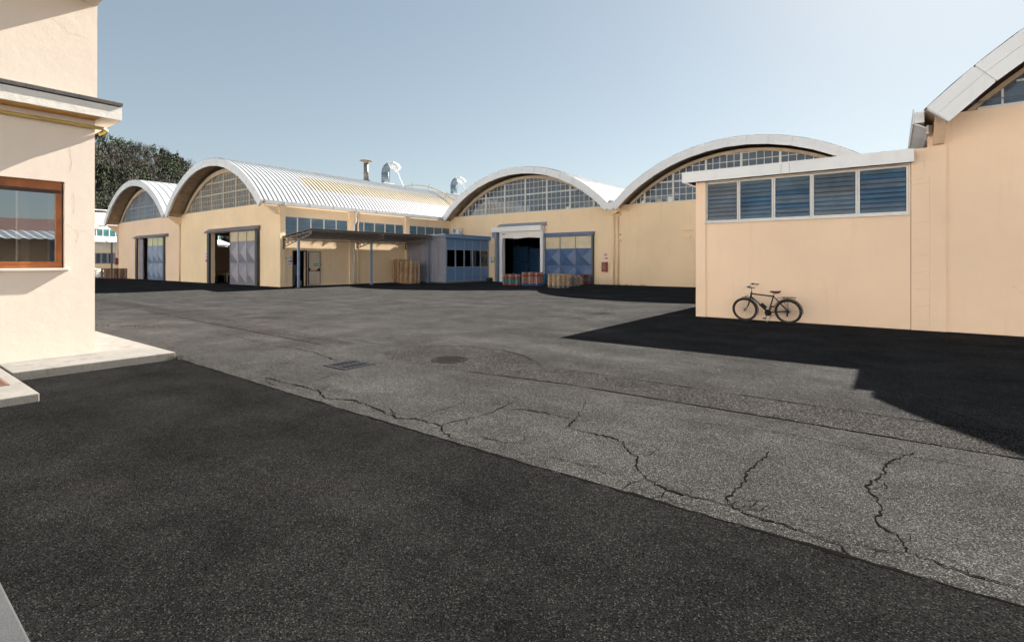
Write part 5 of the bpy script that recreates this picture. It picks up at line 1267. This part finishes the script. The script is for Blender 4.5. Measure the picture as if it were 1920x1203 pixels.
def add_tree(m, trunk, L, D, h, kind, r, nleaf, rr, zbase=None):
    x, y = camxy(L, D); z = (hz_at(L, D) if D < 230 else ridge(L)) if zbase is None else zbase
    tm = trunk or m
    tm.tube([(x, y, z-.4), (x+rr.uniform(-.3, .3), y, z+h*.45), (x+rr.uniform(-.6, .6), y, z+h*.85)], [.22, .15, .04], 5, False, 5 if trunk is None else 0)
    br = []
    for k in range(7):
        a = rr.uniform(0, 2*pi); e = Vector((x+cos(a)*r*.75, y+sin(a)*r*.75, z+h*rr.uniform(.6, 1.0))); s0 = Vector((x, y, z+h*rr.uniform(.25, .6)))
        tm.tube([s0, s0.lerp(e, .5)+Vector((0, 0, .4)), e], [.09, .06, .02], 4, False, 5 if trunk is None else 0); br.append((s0, e))
    clumps = [Vector((rr.gauss(0, .45)*r, rr.gauss(0, .45)*r, (.35+.62*rr.random())*h)) for _ in range(9)]
    for k in range(nleaf):
        c = rr.choice(clumps); p = Vector((x, y, z))+c+Vector((rr.gauss(0, .24)*r, rr.gauss(0, .24)*r, rr.gauss(0, .10)*h))
        d = Vector((rr.gauss(0, 1), rr.gauss(0, 1), rr.gauss(0, 1))).normalized(); q = d.cross(Vector((rr.gauss(0, 1), rr.gauss(0, 1), rr.gauss(0, 1)))).normalized()
        if kind < 2: d = (d+Vector((0, 0, 1.0))).normalized()*rr.uniform(.5, 1.1); q = q*rr.uniform(.03, .07)
        else: d = d*rr.uniform(.15, .36); q = q*rr.uniform(.10, .28)
        m.add([p-d-q, p+d-q*.6, p+d+q, p-d+q*.7], [(0, 1, 2, 3)], kind if trunk is None else 0)
rr = random.Random(21); wood = MB(); cnt = 0
for k in range(900):
    D = rr.uniform(118, 226); L = rr.uniform(-.93*D-6, -.44*D) if rr.random() < .9 else rr.uniform(-.44*D, -.2*D)
    if hz_at(L, D) < 5: continue
    kd = rr.choices([0, 1, 2, 3, 4], [4, 1.8, 4, 2.8, .9])[0]
    add_tree(wood, None, L, D, rr.uniform(6, 10), kd, rr.uniform(2.0, 3.3), 210, rr); cnt += 1
tag(wood.build('woodland', LM, origin=(*camxy(-150, 180), 0)), 'dense spring wood of brown and green trees covering the hill', 'woodland', kind='stuff')
NTH = ['leftmost', 'second', 'third', 'fourth', 'fifth', 'sixth', 'seventh', 'eighth', 'ninth', 'tenth', 'eleventh', 'twelfth']
for k in range(12):
    L = -186.5+k*3.0+rr.uniform(-.6, .6); D = 228+rr.uniform(-3, 2); kd = [2, 2, 0, 2, 0, 4, 0, 0, 1, 0, 0, 1][k]
    x, y = camxy(L, D); zb9 = hz_at(L, D)
    t = thing('skyline_tree', ['bare brown', 'bare grey', 'leafy green', '', 'pale green'][kd]+' tree, '+NTH[k]+(' from the left' if k else '')+' along the hill skyline', 'tree', (x, y, zb9), 'trees along the hill skyline')
    cr_, tk_ = MB(), MB(); add_tree(cr_, tk_, L, D, rr.uniform(6.5, 9.5), kd, rr.uniform(2.2, 3.2), 260, rr)
    tk_.build('trunk', 'bark', t); cr_.build('crown', LM[kd], t)
for k, (px, top) in enumerate(((304, 272), (313, 279), (321, 284), (331, 281), (339, 290), (346, 297))):   # ivy-clad bare trees
    D = 226; L = (px-960)/F*D; x, y = camxy(L, D); zb9 = hz_at(L, D); zt9 = CAMH+(HY-top)/F*D; h = zt9-zb9
    t = thing('ivy_tree', ['leftmost and tallest dark ivy-clad tree on the hill edge', 'second ivy-clad tree from the left on the hill edge', 'third ivy-clad tree from the left on the hill edge', 'fourth ivy-clad tree from the left with forked bare top', 'fifth ivy-clad tree, low on the hill edge', 'rightmost ivy-clad tree beside the white arch'][k], 'tree', (x, y, zb9), 'ivy trees on the hill edge')
    tk_, cr_ = MB(), MB()
    tk_.tube([(x, y, zb9-.5), (x+.3, y, zb9+h*.5), (x+.1, y, zb9+h*.8)], [.35, .25, .10], 6)
    for q in range(16):
        a = rr.uniform(0, 2*pi); s0 = Vector((x+.2, y, zb9+h*rr.uniform(.4, .78))); e = s0+Vector((cos(a)*rr.uniform(.6, 2.0), sin(a)*.9, h*rr.uniform(.12, .26)))
        tk_.tube([s0, s0.lerp(e, .5)+Vector((0, 0, .3)), e], [.10, .07, .03], 4, False)
    for q in range(420):
        f = rr.random()**1.2; p = Vector((x+.2, y, zb9+h*f*.82))+Vector((rr.gauss(0, .55*(1.15-f)), rr.gauss(0, .5), rr.gauss(0, .3)))
        d = Vector((rr.gauss(0, 1), rr.gauss(0, 1), rr.gauss(0, 1))).normalized()*rr.uniform(.15, .4); w9 = d.orthogonal().normalized()*rr.uniform(.12, .3)
        cr_.add([p-d-w9, p+d-w9, p+d+w9, p-d+w9], [(0, 1, 2, 3)])
    tk_.build('trunk', 'bark', t); cr_.build('crown', 'leaf_ivy', t)

# ================================================================== HALLS BEHIND THE CAMERA (sunlit, mirrored in the gable panes; added, tall and pale, to brighten shaded walls)
for k in range(7):
    x0, x1, yb = -84+19*k, -84+19*k+18.9, -24.0
    t = thing('facing_hall', ['first', 'second', 'third', 'fourth', 'fifth', 'sixth', 'seventh'][k]+' sunlit cream hall of the unseen row mirrored in the gable windows', 'warehouse', ((x0+x1)/2, yb, 0), 'halls facing the yard')
    hp = [(s9[0], s9[1]) for s9 in [((x0+x1)/2+9.44*sin(a9), 9.2+4.6*cos(a9)) for a9 in [-pi/2+pi*q/20 for q in range(21)]]]
    m = MB(); m.prism([(x0, -.05), (x1, -.05), (x1, 9.2)]+hp[::-1][1:-1]+[(x0, 9.2)], 'y', yb-.3, yb); m.build('front_wall', 'wall_bright', t)
    m = MB(); m.prism([(a, b+.05) for a, b in hp]+[(a, b+.35) for a, b in hp][::-1], 'y', yb-20, yb+.8); m.build('roof', 'roof_metal', t)
# ================================================================== ACROSS THE YARD (mirrored in the near window)
ob = thing('tiled_roof_building', 'long building with brown tiled roof opposite, mirrored in the brown window', 'building', (52, 8, 0))
mb = MB(); mb.box(46, 58, -6, 26, 0, 4.3); mb.build('wall', 'wall_yellow', ob)
mb = MB(); mb.prism([(45.4, 4.2), (58.6, 4.2), (58.6, 4.5), (52, 6.4), (45.4, 4.5)], 'y', -6.5, 26.5); mb.build('roof', 'tile_brown', ob)
cv = thing('corrugated_canopy', 'long white corrugated canopy opposite, mirrored in the brown window', 'canopy', (31, 8, 0))
mb = MB(); ys = [(-4+.3*k, .05 if k % 2 else -.05) for k in range(84)]
vs = [(x, y, z+e) for x, z in ((28.5, 3.45), (33.5, 4.25)) for y, e in ys]; mb.add(vs, [(j, j+1, 84+j+1, 84+j) for j in range(83)]); mb.build('roof_sheet', 'roof_metal', cv)
for k in range(6):
    m = MB(); m.box(30.9, 31.1, -3+4.4*k, -2.8+4.4*k, 0, 3.8); m.build('post', 'post_blue', cv)
mb = MB(); mb.box(33.6, 33.9, -4, 21, 0, 4.1); mb.build('back_wall', 'wall_peach', cv)
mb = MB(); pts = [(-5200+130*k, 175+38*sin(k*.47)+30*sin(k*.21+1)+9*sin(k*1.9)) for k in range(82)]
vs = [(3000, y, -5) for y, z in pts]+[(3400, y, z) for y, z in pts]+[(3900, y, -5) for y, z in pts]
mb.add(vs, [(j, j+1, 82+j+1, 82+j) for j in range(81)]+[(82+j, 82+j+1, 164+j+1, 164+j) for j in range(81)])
tag(mb.build('mountains', 'mountain_haze_blue'), kind='structure')
